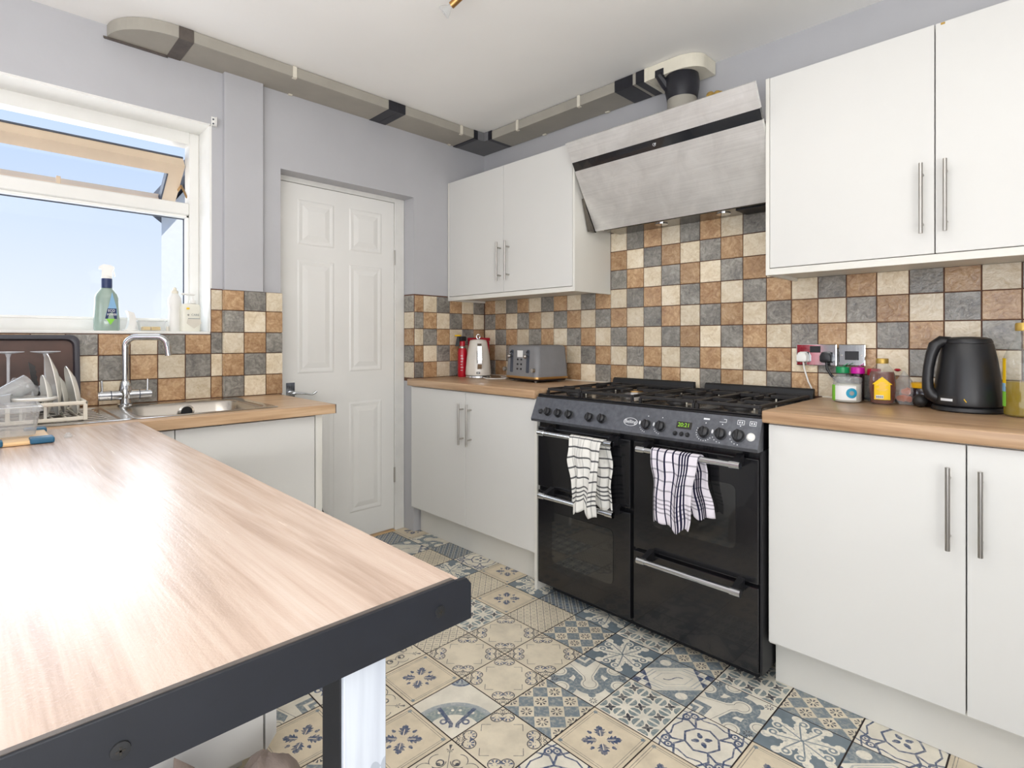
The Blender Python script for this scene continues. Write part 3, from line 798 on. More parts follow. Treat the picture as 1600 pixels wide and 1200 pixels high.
bb = B(); bb.lathe([(.028, 0), (.03, .004), (.022, .006), (.02, .002)], seg=20); bb.xf(Matrix.Translation((.1275, -1.80, .845)) @ Matrix.Rotation(PI/2, 4, 'Y'))
bb.build('overflow', 'sink', sk, smooth=True)
bb = B(); bb.lathe([(.02, .0), (.02, .0045)], seg=18); bb.xf(Matrix.Translation((.1275, -1.80, .845)) @ Matrix.Rotation(PI/2, 4, 'Y')); bb.build('overflow_hole', 'matblack', sk)
tp = thing('mixer_tap', 'chrome mixer tap with swivel spout behind the sink', 'tap', (.085, -2.008, .884))
tx, ty = .085, -2.008
b = B(); b.lathe([(.027, 0), (.027, .006), (.02, .01), (.018, .03)], tx, ty, .884, 20)
b.cyl((tx, ty - .086, .927), (tx, ty + .086, .927), .019, 18); b.lathe([(.021, .03), (.023, .06), (.019, .085), (.016, .095), (.0135, .1)], tx, ty, .884, 20)
b.build('body', 'chrome', tp, smooth=True)
for s in (-1, 1):
    b = B(); b.cyl((tx, ty + s * .0865, .927), (tx, ty + s * .0895, .927), .0165, 16); b.cyl((tx, ty + s * .076, .945), (tx, ty + s * .077, .988), .0042, 10); b.build('lever', 'chrome', tp, smooth=True)
    B().cyl((tx, ty + s * .046, .927), (tx, ty + s * .049, .927), .0196, 18).build('joint_ring', 'gasket', tp)
dx, dy = .52, .854
pth = [(tx, ty, .97), (tx, ty, 1.05), (tx, ty, 1.12)]
for i in range(1, 7): a = PI/2 * i / 6; pth.append((tx + dx * .04 * (1 - math.cos(a)), ty + dy * .04 * (1 - math.cos(a)), 1.12 + .04 * math.sin(a)))
for i in range(7): a = PI/2 * i / 6 * .82; q = .115 + .035 * math.sin(a); pth.append((tx + dx * q, ty + dy * q, 1.16 - .035 * (1 - math.cos(a))))
l = pth[-1]; pth.append((l[0] + dx * .004, l[1] + dy * .004, l[2] - .022))
sp = B().tube(pth, .0125, 14).build('spout', 'chrome', tp, smooth=True, ang=60)
B().cyl((l[0] + dx * .003, l[1] + dy * .003, l[2] - .012), (l[0] + dx * .008, l[1] + dy * .008, l[2] - .05), .013, 14).build('nozzle', 'chrome', sp, smooth=True)

# ------------------------------------------------------------------ peninsula table
pt = thing('peninsula_table', 'oak laminate peninsula table with black edging and steel leg in the foreground', 'table', (1.5, -2.5, 0))
TY = -2.06
B().box(.6205, 2.276, -3.0, TY, .845, .882, .002).build('tabletop', 'table', pt)
tr = B(); tr.prism([(-3.0, .8345), (TY + .012, .8345), (TY + .012, .874), (TY + .006, .8815), (TY - .008, .8825), (TY - .009, .8835), (-3.0, .8835)], 0, 2.2765, 2.2815)
tr = tr.build('edge_trim', 'trim', pt)
B().box(2.272, 2.2775, -3.0, TY - .01, .8805, .8842).build('edge_lip', 'taupe', tr)
for y in (-2.092, -2.376):
    bb = B(); bb.lathe([(.0065, 0), (.0062, .0015), (.003, .0018)], seg=16, cap1=True); bb.xf(Matrix.Translation((2.2815, y, .857)) @ Matrix.Rotation(PI/2, 4, 'Y')); sc = bb.build('screw', 'matblack', tr, smooth=True)
    B().box(2.2826, 2.2836, y - .003, y + .003, .8563, .8577).box(2.2826, 2.2836, y - .0007, y + .0007, .854, .86).build('slot', 'ink', sc)
B().box(2.17, 2.2765, -3.0, TY, .8348, .845).box(.7, 2.17, TY - .05, TY, .8348, .845).build('frame', 'matblack', pt)
lg = B().box(2.222, 2.262, -2.197, -2.1495, .001, .8348, .002).build('leg', 'matblack', pt)
B().box(2.262, 2.268, -2.1965, -2.15, .001, .8348, .001).build('leg_face', 'leg', lg, label='bare scuffed steel face of the leg')
B().box(2.222, 2.262, -2.95, -2.905, .001, .8348, .002).build('leg', 'matblack', pt)
lc = thing('low_cupboard', 'low white cupboard standing on the tiled floor under the table', 'cupboard', (1.1, -2.2, 0))
b = B(); b.prism([(-2.62, .07), (-1.9, .045), (-1.862, .085), (-1.862, .72), (-2.62, .72)], 0, .7, 1.232); b.build('body', 'unit', lc)
b = B(); b.prism([(-2.61, .08), (-1.905, .055), (-1.897, .06), (-1.897, .71), (-2.61, .71)], 0, 1.234, 1.25); b.build('cupboard_door', 'unit', lc)
b = B(); b.prism([(-1.891, .05), (-1.862, .085), (-1.862, .71), (-1.891, .71)], 0, 1.234, 1.25); b.build('edge_strip', 'unit', lc)
B().box(.72, 1.19, -2.6, -1.93, .001, .06).build('plinth', 'plinth', lc)
def cloth_bag(name, label, cx, cy, rx, ry, h, seed, peak=None, dome=False):
    rnd = random.Random(seed); ph = [rnd.uniform(0, 6) for _ in range(6)]
    b = B(); rings = []
    for k in range(9):
        t = k / 8; rr = (math.sin(min(1, t * 1.15 + .28) * PI * .62)) * (1 - .86 * max(0, t - .55) / .45)
        if dome: rr = math.sqrt(max(.003, 1 - (t * .995) ** 2.6))
        ring = []
        for i in range(28):
            a = 2 * PI * i / 28; w = 1 + .07 * math.sin(5 * a + ph[0] + 2 * t) + .05 * math.sin(9 * a + ph[1] - 3 * t)
            z = h * t * (1 + .05 * math.sin(3 * a + ph[2]))
            x, y = cx + rx * rr * w * math.cos(a), cy + ry * rr * w * math.sin(a)
            if peak: z += peak[1] * max(0, t - .4) * max(0, math.cos(a - peak[0])) ** 6; y += .05 * max(0, t - .5) * math.sin(peak[0])
            ring.append((x, y, max(.002, z)))
        rings.append(ring)
    b.loft(rings); return tag(b.build(name, 'bag', None, smooth=True, ang=70), label, 'bag')
cloth_bag('cloth_bag', 'grey-brown cloth bag with a pointed corner under the table', 1.44, -2.185, .1, .105, .19, 3, (PI/2, .13), True)
cloth_bag('cloth_bag', 'rounded grey-brown cloth bag under the table, nearer the tiled floor', 1.44, -1.965, .085, .1, .178, 5, None, True)

# ------------------------------------------------------------------ range cooker
ck = thing('range_cooker', 'black range cooker with gas hob and chrome handles between the base cabinets', 'cooker', (1.555, -.3, 0))
CX0, CX1, YF = 1.062, 2.048, -.62
b = B(); b.box(CX0, CX1, -.6, -.03, .05, .888); b.build('body', 'black', ck)
b = B(); b.box(CX0 + .03, CX1 - .03, -.545, -.08, .001, .05); b.build('plinth', 'matblack', ck)
B().box(CX1 + .0005, CX1 + .008, -.612, -.45, .05, .784).build('side_strip', 'matblack', ck)
b = B(); b.prism([(-.597, .887), (-.606, .89), (-.648, .795), (-.645, .784), (-.6, .784)], 0, CX0 - .012, CX1 + .006)
cp = b.build('control_panel', 'panel', ck)
cx = Vector((1, 0, 0)); up = Vector((0, .042, .095)).normalized(); nrm = cx.cross(up)
def onpanel(x, z, d=0):       # a point on the sloping fascia
    t = (z - .795) / .095; return Vector((x, -.648 + .042 * t, z)) + nrm * d
def PM(x, z, d=.0006): return frame_to(onpanel(x, z, d), cx, up)
def knob(x, z, r, h, mat='blackplastic', name='knob', grip=True):
    bb = B(); bb.lathe([(r * 1.12, 0), (r * 1.12, .003), (r, .004), (r * .93, h - .003), (r * .7, h)], seg=20); 
    if grip: bb.box(-r * .22, r * .22, -r * .95, r * .95, h - .002, h + .004, .001)
    bb.xf(PM(x, z, 0)); return bb.build(name, mat, cp, smooth=True)
for x, z, r in ((1.141, .83, .0165), (1.201, .829, .0165), (1.262, .829, .0165), (1.37, .828, .017), (1.432, .829, .017), (1.638, .828, .017), (1.698, .828, .0175), (1.867, .827, .018), (1.926, .828, .018), (1.987, .829, .019)):
    knob(x, z, r, .02)
knob(1.097, .829, .0105, .009, name='ignition_button', grip=False); knob(2.027, .83, .0125, .008, 'white', 'light_button', False)
for x in (1.76, 1.7845, 1.8075): knob(x, .812, .0075, .007, name='timer_button', grip=False)
bb = B(); bb.box(-.029, .029, -.013, .013, 0, .0012); bb.xf(PM(1.7875, .842, 0)); ds = bb.build('clock_display', 'ink', cp)
text('clock_digits', '20:21', .021, PM(1.787, .8425, .0014), 'digits', ds)
# oval maker's mark
bb = B(); ring_o = [[(math.cos(2*PI*i/32) * k, math.sin(2*PI*i/32) * k * .52, z) for i in range(32)] for k, z in ((.031, 0), (.031, .0008), (.0285, .0008), (.0285, 0))]
bb.loft(ring_o, False, False); bb.xf(PM(1.566, .832, 0)); lo = bb.build('logo', 'silverink', cp)
text('logo_text', 'Belling', .0195, PM(1.566, .8325, .0006), 'silverink', lo)
def dial(x, z, r, a0, a1, n, flame=True):
    bb = B()
    for i in range(n):
        a = a0 + (a1 - a0) * i / max(1, n - 1); q = .0014
        bb.box(r * math.cos(a) - q, r * math.cos(a) + q, r * math.sin(a) - q, r * math.sin(a) + q, 0, .0006)
    bb.box(-.0018, .0018, .033, .0365, 0, .0006)
    if flame: bb.lathe([(.0045, 0), (.0045, .0006)], -.031, .006, 0, 10, .8, 1.7)
    bb.xf(PM(x, z, 0)); bb.build('dial_marks', 'silverink', cp, kind='stuff')
dial(1.638, .828, .028, PI * 1.15, PI * 1.45, 4); dial(1.698, .828, .028, PI * 1.15, PI * 1.45, 4)
dial(1.867, .827, .029, PI * .85, PI * 1.8, 11, False); dial(1.926, .828, .03, PI * 1.15, PI * 1.5, 4); dial(1.987, .829, .03, PI * 1.15, PI * 1.5, 4)
for x, kind in ((1.867, 0), (1.926, 1), (1.987, 2), (2.027, 3)):
    bb = B(); z = .872
    if kind == 0: bb.box(-.011, .011, -.003, .003, 0, .0006)
    elif kind == 1: bb.box(-.012, .012, -.006, -.0045, 0, .0006); bb.box(.0105, .012, -.006, .006, 0, .0006); bb.box(.002, .012, .0045, .006, 0, .0006)
    else:
        w = .012 if kind == 2 else .011; h = .008
        bb.box(-w, w, h - .0016, h, 0, .0006); bb.box(-w, w, -h, -h + .0016, 0, .0006); bb.box(-w, -w + .0016, -h, h, 0, .0006); bb.box(w - .0016, w, -h, h, 0, .0006)
        bb.box(-.006, -.002, -.003, .003, 0, .0006); bb.box(.002, .006, -.003, .003, 0, .0006)
    bb.xf(PM(x, z, 0)); bb.build('symbol', 'silverink', cp, kind='stuff')
# doors
def oven_door(name, x0, x1, z0, z1, win=None):
    d = B().box(x0, x1, YF, YF + .02, z0, z1, .003, 2).build(name, 'black', ck)
    if win:
        a0, a1, c0, c1 = win
        pts = [(x, z) for x, z, _ in rrect(a0, a1, c0, c1, .022, 0, 4)]
        bb = B(); bb.loft([[(x, YF - .0002, z) for x, z in pts], [(x, YF - .0018, z) for x, z in pts]]); bb.build('window', 'ovenglass', d)
    return d
d1 = oven_door('grill_door', 1.068, 1.557, .49, .757)
d2 = oven_door('oven_door', 1.068, 1.557, .055, .472, (1.154, 1.477, .166, .388))
d3 = oven_door('oven_door', 1.572, 2.046, .347, .757, (1.656, 1.972, .445, .662))
d4 = oven_door('storage_drawer', 1.572, 2.046, .055, .335)
def bar(parent, x0, x1, z):
    b = B(); y = -.682
    b.cyl((x0 + .02, y, z), (x1 - .02, y, z), .0105, 16); h = b.build('handle', 'chrome', parent, smooth=True)
    for a, c in ((x0, x0 + .034), (x1 - .034, x1)): B().cyl((a, y, z), (c, y, z), .0128, 16).build('collar', 'chrome', h, smooth=True)
    for a in (x0 + .012, x1 - .034):
        b = B(); b.prism([(YF - .0005, z + .028), (YF - .0005, z - .012), (y, z - .009), (y, z + .009)], 0, a, a + .022); b.build('bracket', 'blackplastic', h)
bar(d1, 1.128, 1.515, .744); bar(d2, 1.132, 1.52, .47); bar(d3, 1.626, 2.012, .742); bar(d4, 1.628, 2.014, .329)
# hob
b = B(); b.box(CX0 - .006, CX1 + .002, -.608, -.028, .889, .898, .002); b.box(CX0 + .012, CX1 - .012, -.575, -.06, .898, .9, .001)
b.box(CX0 - .006, CX1 + .002, -.608, -.585, .898, .904, .003); b.box(CX0 - .006, CX0 + .014, -.6, -.04, .898, .905, .002); b.box(CX1 - .014, CX1 + .002, -.6, -.04, .898, .905, .002)
b.box(1.54, 1.556, -.588, -.06, .898, .907, .003)
hob = b.build('hob', 'black', ck)
for x0, x1 in ((1.06, 1.531), (1.567, 2.043)):
    b = B(); b.prism([(-.052, .9), (-.022, .9), (-.022, .95), (-.03, .952), (-.04, .945)], 0, x0 + .012, x1 - .006)
    sp_ = b.build('splash_guard', 'matblack', ck)
    b = B(); n = 18
    for i in range(n): xx = x0 + .03 + (x1 - x0 - .06) * i / (n - 1); b.box(xx - .007, xx + .007, -.058, -.05, .902, .912, .001)
    b.build('vent_slot', 'iron', sp_)
BURN = [(1.16, -.2, .03), (1.16, -.45, .038), (1.385, -.32, .058), (1.49, -.15, .024), (1.67, -.2, .036), (1.67, -.46, .03), (1.91, -.2, .03), (1.91, -.45, .04)]
for x, y, r in BURN:
    bu = B().lathe([(r * 1.35, 0), (r * 1.3, .006), (r, .008), (r, .016), (r * .9, .018)], x, y, .9, 20).build('burner', 'steel' if r > .05 else 'iron', hob, smooth=True)
    if r > .05: B().lathe([(r * .8, 0), (r * .8, .005), (r * .5, .0055), (r * .5, 0)], x, y, .917, 20, cap0=False, cap1=False).build('cap', 'bronze', bu, smooth=True)
    B().lathe([(r * .5 if r > .05 else r * .85, 0), (r * .5 if r > .05 else r * .85, .004), (.004, .006)], x, y, .917, 18).build('cap', 'matblack', bu, smooth=True)
    B().cyl((x + r * 1.5, y - .01, .898), (x + r * 1.5, y - .01, .918), .003, 8).build('spark_pin', 'clip', bu)
def grate(x0, x1, y0, y1, cs):
    b = B(); z0, z1 = .918, .929; w = .005
    for x in (x0, x1): b.box(x - w, x + w, y0, y1, z0, z1, .0015)
    for y in (y0, y1): b.box(x0, x1, y - w, y + w, z0, z1, .0015)
    for x, y in ((x0, y0), (x0, y1), (x1, y0), (x1, y1)): b.box(x - w, x + w, y - w, y + w, .9, z0)
    for x, y in cs:
        for (ax, ay) in ((x0, y), (x1, y)): b.box(min(ax, x + (.022 if ax > x else -.022)), max(ax, x + (.022 if ax > x else -.022)), y - w, y + w, z0, z1 + .003, .0015)
        yy = [v for v in ((y0 + y1) / 2, y0, y1)]
        for s in (-1, 1): b.box(x - w, x + w, y + s * .022, y + s * .105, z0, z1 + .003, .0015)
    b.build('pan_support', 'iron', hob)
grate(1.082, 1.262, -.565, -.075, [(1.16, -.2), (1.16, -.45)])
grate(1.278, 1.53, -.565, -.075, [(1.385, -.32)])
grate(1.568, 1.792, -.565, -.075, [(1.67, -.2), (1.67, -.46)])
grate(1.808, 2.03, -.565, -.075, [(1.91, -.2), (1.91, -.45)])

# ------------------------------------------------------------------ tea towels over the oven rails
def towel_mat(name, base, ink, style):
    m, nt, b = newmat(name); uv = nt.nodes.new('ShaderNodeTexCoord'); sp = nt.nodes.new('ShaderNodeSeparateXYZ'); nt.links.new(uv.outputs['UV'], sp.inputs[0])
    u = Ex(nt, sp.outputs['X']); v = Ex(nt, sp.outputs['Y'])
    n = noise(nt, coords(nt), 300, 2); wob = (Ex(nt, noise(nt, coords(nt), 14, 2)) - .5) * .012
    u = u + wob; v = v + wob
    h = line((v * 8.0).frac() - .5, .085) * v.lt(.66)
    for q in (.69, .745, .8, .855): h = h.max(line(v - q, .0105))
    hh = h
    if style == 0:
        vert = line((u * 5.0).frac() - .5, .06); c = mixc(nt, vert * .35, rgb(*base), rgb(*ink)); c = mixc(nt, hh * .9, c, rgb(*ink))
    else:
        vert = line(u - .16, .018).max(line(u - .34, .018)).max(line(u - .5, .018))
        for q in (.645, .705, .765, .825): vert = vert.max(line(u - q, .018))
        vert = vert.max(line(u - .03, .012))
        c = mixc(nt, hh * .5, rgb(*base), rgb(*ink)); c = mixc(nt, vert, c, rgb(*ink))
    nt.links.new(c, b.inputs['Base Color']); b.inputs['Roughness'].default_value = .95; b.inputs['Specular IOR Level'].default_value = .1
    bump(nt, b, n, .5, .003); return m
def towel(label, mat, xt, front, back, fz, bz, y=-.682, zt=.757, amp=.006, seed=1, name='tea_towel'):
    """xt: x range on the rail, front / back: x range at the lower hems"""
    t = thing(name, label, 'towel', ((xt[0] + xt[1]) / 2, y, fz), 0, 'chequered tea towels on the oven rails')
    ph = seed * 1.7
    def panel(side, lo, zb):
        def fn(u, v):
            L = 1 - math.cos(min(1, v / .12) * PI / 2) if v < .12 else 1
            a = min(1.0, v / .1)
            yy = y + side * .0155 * math.sin(a * PI / 2)
            z = zt - .0145 * (1 - math.cos(a * PI / 2)) - max(0, v - .1) / .9 * (zt - .0145 - zb)
            q = v ** .8
            x = (xt[0] + (lo[0] - xt[0]) * q) + u * ((xt[1] - xt[0]) * (1 - q) + (lo[1] - lo[0]) * q)
            k = min(1, v * 3)
            yy += side * (-(-.004)) * 0 + side * k * (amp * (1.4 + math.sin(u * 13 + ph + v * 2.5) + .5 * math.sin(u * 23 + ph * 2 - v * 3) + .25 * math.sin(v * 17 + u * 5 + ph)) )
            z -= (.011 * math.sin(u * 7 + ph) + .006 * math.sin(u * 17 + ph)) * v; x += .004 * math.sin(v * 9 + ph + u * 3) * k
            return (x, yy, z)
        return fn
    f = B().grid(panel(-1, front, fz), 36, 36).build('front_fall', mat, t, smooth=True, ang=180, solid=.003)
    k = B().grid(panel(1, back, bz), 30, 30).build('back_fall', mat, t, smooth=True, ang=180, solid=.003)
    return t
TW0 = towel_mat('towel_white_check', (232, 230, 224), (58, 60, 66), 0); TW1 = towel_mat('towel_navy_check', (226, 220, 228), (34, 32, 56), 1)
towel('white tea towel with thin dark check over the left oven rail', TW0, (1.312, 1.482), (1.345, 1.447), (1.3, 1.505), .455, .475, seed=1, amp=.0095)
towel('white tea towel with bold navy stripes over the right oven rail', TW1, (1.693, 1.878), (1.712, 1.845), (1.752, 1.915), .492, .54, seed=2, amp=.007)

# ------------------------------------------------------------------ cooker hood
hd = thing('cooker_hood', 'angled stainless steel cooker hood with black glass stripe above the cooker', 'hood', (1.5, -.1, 1.7))
HX0, HX1 = 1.053, 1.95
pb, ptp = Vector((0, -.169, 1.705)), Vector((0, -.411, 2.094)); dv = (ptp - pb); nn = Vector((0, -dv.z, dv.y)).normalized(); nn = nn if nn.y < 0 else -nn
def hp_(t, d): q = pb + dv * t + nn * d; return (q.y, q.z)
def slab(t0, t1, d0, d1, x0, x1, name, mat, par, bev=True):
    b = B(); b.prism([hp_(t0, d0), hp_(t1, d0), hp_(t1, d1), hp_(t0, d1)], 0, x0, x1); return b.build(name, mat, par)
slab(0, .695, 0, -.02, HX0, HX1, 'front_panel', 'hood', hd); slab(.79, 1.0, 0, -.02, HX0, HX1, 'top_panel', 'hood', hd)
st_ = slab(.696, .789, -.001, -.018, HX0 + .001, HX1, 'glass_stripe', 'stripglass', hd)
mx = frame_to((1.5, hp_(.742, .001)[0], hp_(.742, .001)[1]), (1, 0, 0), dv.normalized())
bb = B(); bb.loft([[(math.cos(2*PI*i/20) * k, math.sin(2*PI*i/20) * k, z) for i in range(20)] for k, z in ((.007, 0), (.007, .0006), (.0055, .0006), (.0055, 0))], False, False); bb.box(.0, .011, -.003, .001, 0, .0006); bb.xf(mx @ Matrix.Rotation(.6, 4, 'Z')); bb.build('logo', 'silverink', st_)
b = B(); b.prism([(-.145, 1.706), (-.006, 1.706), (-.006, 2.02), (-.3, 2.02)], 0, 1.09, 1.91); b.build('body', 'hooddark', hd)
b = B(); b.prism([(-.256, 1.86), (-.208, 1.701), (-.16, 1.701), (-.14, 1.74)], 0, 1.032, 1.05); b.build('side_flange', 'hooddark', hd)
for x in (1.385, 1.69):
    b = B(); b.lathe([(.03, 0), (.03, -.003), (.022, -.004)], x, -.09, 1.7055, 18); b.build('downlight', 'chrome', hd, smooth=True)
B().box(1.76, 1.9, -.13, -.02, 1.7, 1.7055, .001).build('grease_filter', 'matblack', hd)

# ------------------------------------------------------------------ extractor ducting
dt = thing('extractor_duct', 'flat grey extractor duct running round the ceiling edge above door and cabinet', 'duct', (.1, -.1, 2.37))
ZD0, ZD1 = 2.384, 2.433; DW = .205; DC = .178
B().box(.001, DW, -1.792, -.858, ZD0, ZD1, .002).build('duct_section', 'duct', dt)
B().box(.001, DW, -.755, -.245, ZD0, ZD1, .002).build('duct_section', 'duct', dt)
B().box(.001, DW + .003, -1.846, -1.792, ZD0 - .003, ZD1, .001).build('joint_tape', 'taupe', dt)
b = B(); b.box(.001, DW + .002, -.86, -.805, ZD0 - .002, ZD1, .001); b.build('joint_tape', 'tape', dt)
b = B(); b.box(.001, DW + .002, -.8045, -.755, ZD0 - .002, ZD1, .001); b.build('joint_tape', 'tape', dt)
b = B(); pts = [(.001, -1.846)] + [(DW * math.cos(a) if a else DW, -1.846 - .21 * math.sin(a)) for a in [PI/2 * i / 14 for i in range(15)]]
pts[-1] = (.001, pts[-1][1]); b.prism(pts, 2, ZD0, ZD1); b.build('wall_elbow', 'duct', dt)
b = B(); b.prism([(.0015, -2.066), (.012, -2.07), (.014, -1.85), (.0015, -1.84)], 2, ZD0 - .008, ZD0 - .001); b.build('sealant', 'taupe', dt)
# corner elbow, cooker-wall run
b = B(); b.prism([(.001, -.245), (DW, -.245), (DW + .008, DC * -1 - .008), (.26, -DC), (.26, -.001), (.001, -.001)], 2, ZD0 - .004, ZD1); b.build('corner_elbow', 'ductgrey', dt)
b = B(); b.box(.001, DW + .003, -.262, -.232, ZD0 - .005, ZD1); b.build('joint_tape', 'tape', dt)
B().box(.245, .275, -DC - .003, -.001, ZD0 - .005, ZD1).build('joint_tape', 'tape', dt)
B().box(.275, 1.177, -DC, -.001, ZD0 - .006, ZD1 - .004, .002).build('duct_section', 'duct', dt)
B().box(1.177, 1.282, -DC - .003, -.001, ZD0 - .009, ZD1 - .002, .002).build('joint_tape', 'tape', dt)
B().box(1.282, 1.298, -DC - .001, -.001, ZD0 - .007, ZD1 - .003).build('duct_section', 'duct', dt)
B().box(1.298, 1.345, -DC - .003, -.001, ZD0 - .009, ZD1, .002).build('joint_tape', 'tape', dt)
def clip_(x, y, face):
    b = B()
    if face == 'x': b.box(DW, DW + .004, y - .009, y + .009, ZD0 - .004, ZD1); b.box(DW - .012, DW + .004, y - .009, y + .009, ZD0 - .006, ZD0 - .002); B().box(.002, .016, y - .009 + .06, y + .009 + .06, ZD0 - .005, ZD0).build('clip', 'clip', dt)
    else: b.box(x - .009, x + .009, -DC - .004, -DC, ZD0 - .01, ZD1); b.box(x - .009, x + .009, -DC - .004, -DC + .012, ZD0 - .012, ZD0 - .008); B().box(x + .051, x + .075, -.016, -.002, ZD0 - .011, ZD0 - .006).build('clip', 'clip', dt)
    b.build('clip', 'clip', dt)
clip_(0, -1.368, 'x'); clip_(0, -.36, 'x'); clip_(.496, 0, 'y'); clip_(.951, 0, 'y')
PX, PYc, PR = 1.497, -.1, .066
b = B(); pts = [(1.345, -.002), (1.345, -DC)] + [(PX + (.115) * math.sin(a) if a else PX, PYc - .078 * math.cos(a)) for a in [PI/2 * i / 10 for i in range(11)]] + [(PX + .115, -.002)]
b.prism(pts, 2, ZD0 - .012, ZD1); el = b.build('bend', 'ductwhite', dt)
B().box(1.346, 1.366, -DC - .002, -.002, ZD0 - .014, ZD1).build('collar', 'ductwhite', el)
b = B(); b.lathe([(.074, 0), (.079, -.03), (.076, -.07), (.07, -.1), (.068, -.11)], PX, PYc, ZD0 - .011, 24); b.build('joint_tape', 'tape', dt, smooth=True)
b = B(); b.box(PX - .095, PX - .05, -DC - .003, -DC + .01, ZD0 - .014, ZD0 + .02, .002); b.tube([(PX - .075, -DC - .004, ZD0 - .008), (PX - .055, -.15, ZD0 - .05), (PX - .07, -.1, ZD0 - .06)], [.016, .022, .012], 8); b.build('tape_end', 'tape', dt, smooth=True)
B().lathe([(PR, 0), (PR, .29)], PX, PYc, 2.021, 28).build('pipe', 'duct', dt, smooth=True)
b = B()
for i in range(9): b.sphere((1.63 + random.uniform(-.025, .025), -.05 + random.uniform(-.02, .02), 2.245 + random.uniform(-.02, .02)), random.uniform(.012, .022), seg=8, rings=6)
tag(b.build('foam_filler', 'foam', None, smooth=True), 'yellow foam filler lump on the wall beside the duct pipe', 'foam')

# ------------------------------------------------------------------ ceiling spotlight, wall bracket
sl = thing('spotlight', 'small brass spotlight with bare reflector bulb on the ceiling', 'light', (1.24, -1.2, 2.42))
hc = Vector((1.187, -1.213, 2.36)); dn = Vector((-.62, -.28, -.42)).normalized()
b = B(); b.tube([hc + dn * -.06, hc + dn * -.058, hc + dn * .0], [.009, .0125, .0125], 16); b.build('holder', 'bronze', sl, smooth=True)
b = B(); R_ = dn.to_track_quat('Z', 'Y').to_matrix().to_4x4(); b.lathe([(.008, .0), (.0095, .008), (.02, .024), (.0245, .034), (.0245, .037), (.018, .038), (.004, .034)], seg=20); b.xf(Matrix.Translation(hc) @ R_); b.build('bulb', 'clear', sl, smooth=True)
B().tube([hc + dn * -.05, hc + dn * -.062 + Vector((.0, 0, .02)), (1.235, -1.195, 2.425)], .006, 8).build('arm', 'bronze', sl, smooth=True)
B().box(1.2, 1.27, -1.7, -1.19, 2.424, 2.4345, .003).build('ceiling_rail', 'bronze', sl)
br = thing('blind_bracket', 'small white blind bracket screwed to the wall above the window corner', 'bracket', (0, -1.655, 2.15))
B().box(.0005, .004, -1.668, -1.644, 2.128, 2.172, .001).box(.004, .024, -1.6535, -1.649, 2.13, 2.168, .002).box(.004, .02, -1.668, -1.65, 2.128, 2.131).build('plate', 'white', br)
B().cyl((.004, -1.66, 2.14), (.006, -1.66, 2.14), .004, 8).cyl((.004, -1.66, 2.16), (.006, -1.66, 2.16), .004, 8).build('screw', 'gasket', br)

# ------------------------------------------------------------------ sockets and leads
s1 = thing('double_socket', 'chrome double socket plate with a white plug and a black plug in it', 'socket', (2.04, 0, 1.088))
B().box(1.965, 2.114, -.0155, -.0065, 1.045, 1.132, .003, 2).build('plate', 'chrome', s1)
B().box(2.017, 2.056, -.018, -.0155, 1.098, 1.124, .001).build('switch', 'blackplastic', s1)
B().box(1.984, 2.013, -.0165, -.0155, 1.058, 1.1).box(2.06, 2.1, -.0165, -.0155, 1.058, 1.1).build('outlet', 'blackplastic', s1)
s2 = thing('cooker_switch', 'chrome single plate with a wide black rocker beside the double socket', 'switch', (2.166, 0, 1.09))
B().box(2.121, 2.212, -.0155, -.0065, 1.048, 1.132, .003, 2).build('plate', 'chrome', s2)
B().box(2.143, 2.19, -.0185, -.0155, 1.071, 1.105, .001).build('rocker', 'blackplastic', s2)
b = B()
for x in (2.132, 2.2): b.lathe([(.003, 0), (.002, .0015)], 0, 0, 0, 10, cap0=False); 
b.bm.clear()
for x in (2.132, 2.2): b.cyl((x, -.0155, 1.089), (x, -.0172, 1.089), .003, 10)
b.build('screw', 'steel', s2)
def plug(name, label, x, z, mat, path, r):
    t = thing(name, label, 'plug', (x, -.02, z))
    def sec(k, y): return [(x + .0215 * k * px, y, z + .021 * k * pz) for px, pz in ((-1, -.8), (-.8, -1), (.8, -1), (1, -.8), (1, .2), (.7, .8), (.3, 1), (-.3, 1), (-.7, .8), (-1, .2))]
    B().loft([sec(1, -.0175), sec(1, -.036), sec(.85, -.046), sec(.5, -.048)]).build('body', mat, t, smooth=True, ang=35)
    B().tube(path, r, 8).build('lead', mat, t, smooth=True)
plug('plug', 'white plug in the left outlet with a thin white lead hanging to the hob', 1.994, 1.08, 'white', [(1.996, -.03, 1.062), (2.0, -.028, 1.03), (2.012, -.02, .98), (2.026, -.014, .945), (2.031, -.012, .925)], .0032)
plug('plug', 'black plug in the right outlet with a black lead behind the jars', 2.08, 1.081, 'blackplastic', [(2.082, -.03, 1.064), (2.084, -.032, 1.035), (2.098, -.03, 1.01), (2.118, -.025, .99), (2.14, -.03, .955), (2.2, -.028, .927), (2.42, -.022, .925), (2.55, -.03, .926)], .0052)

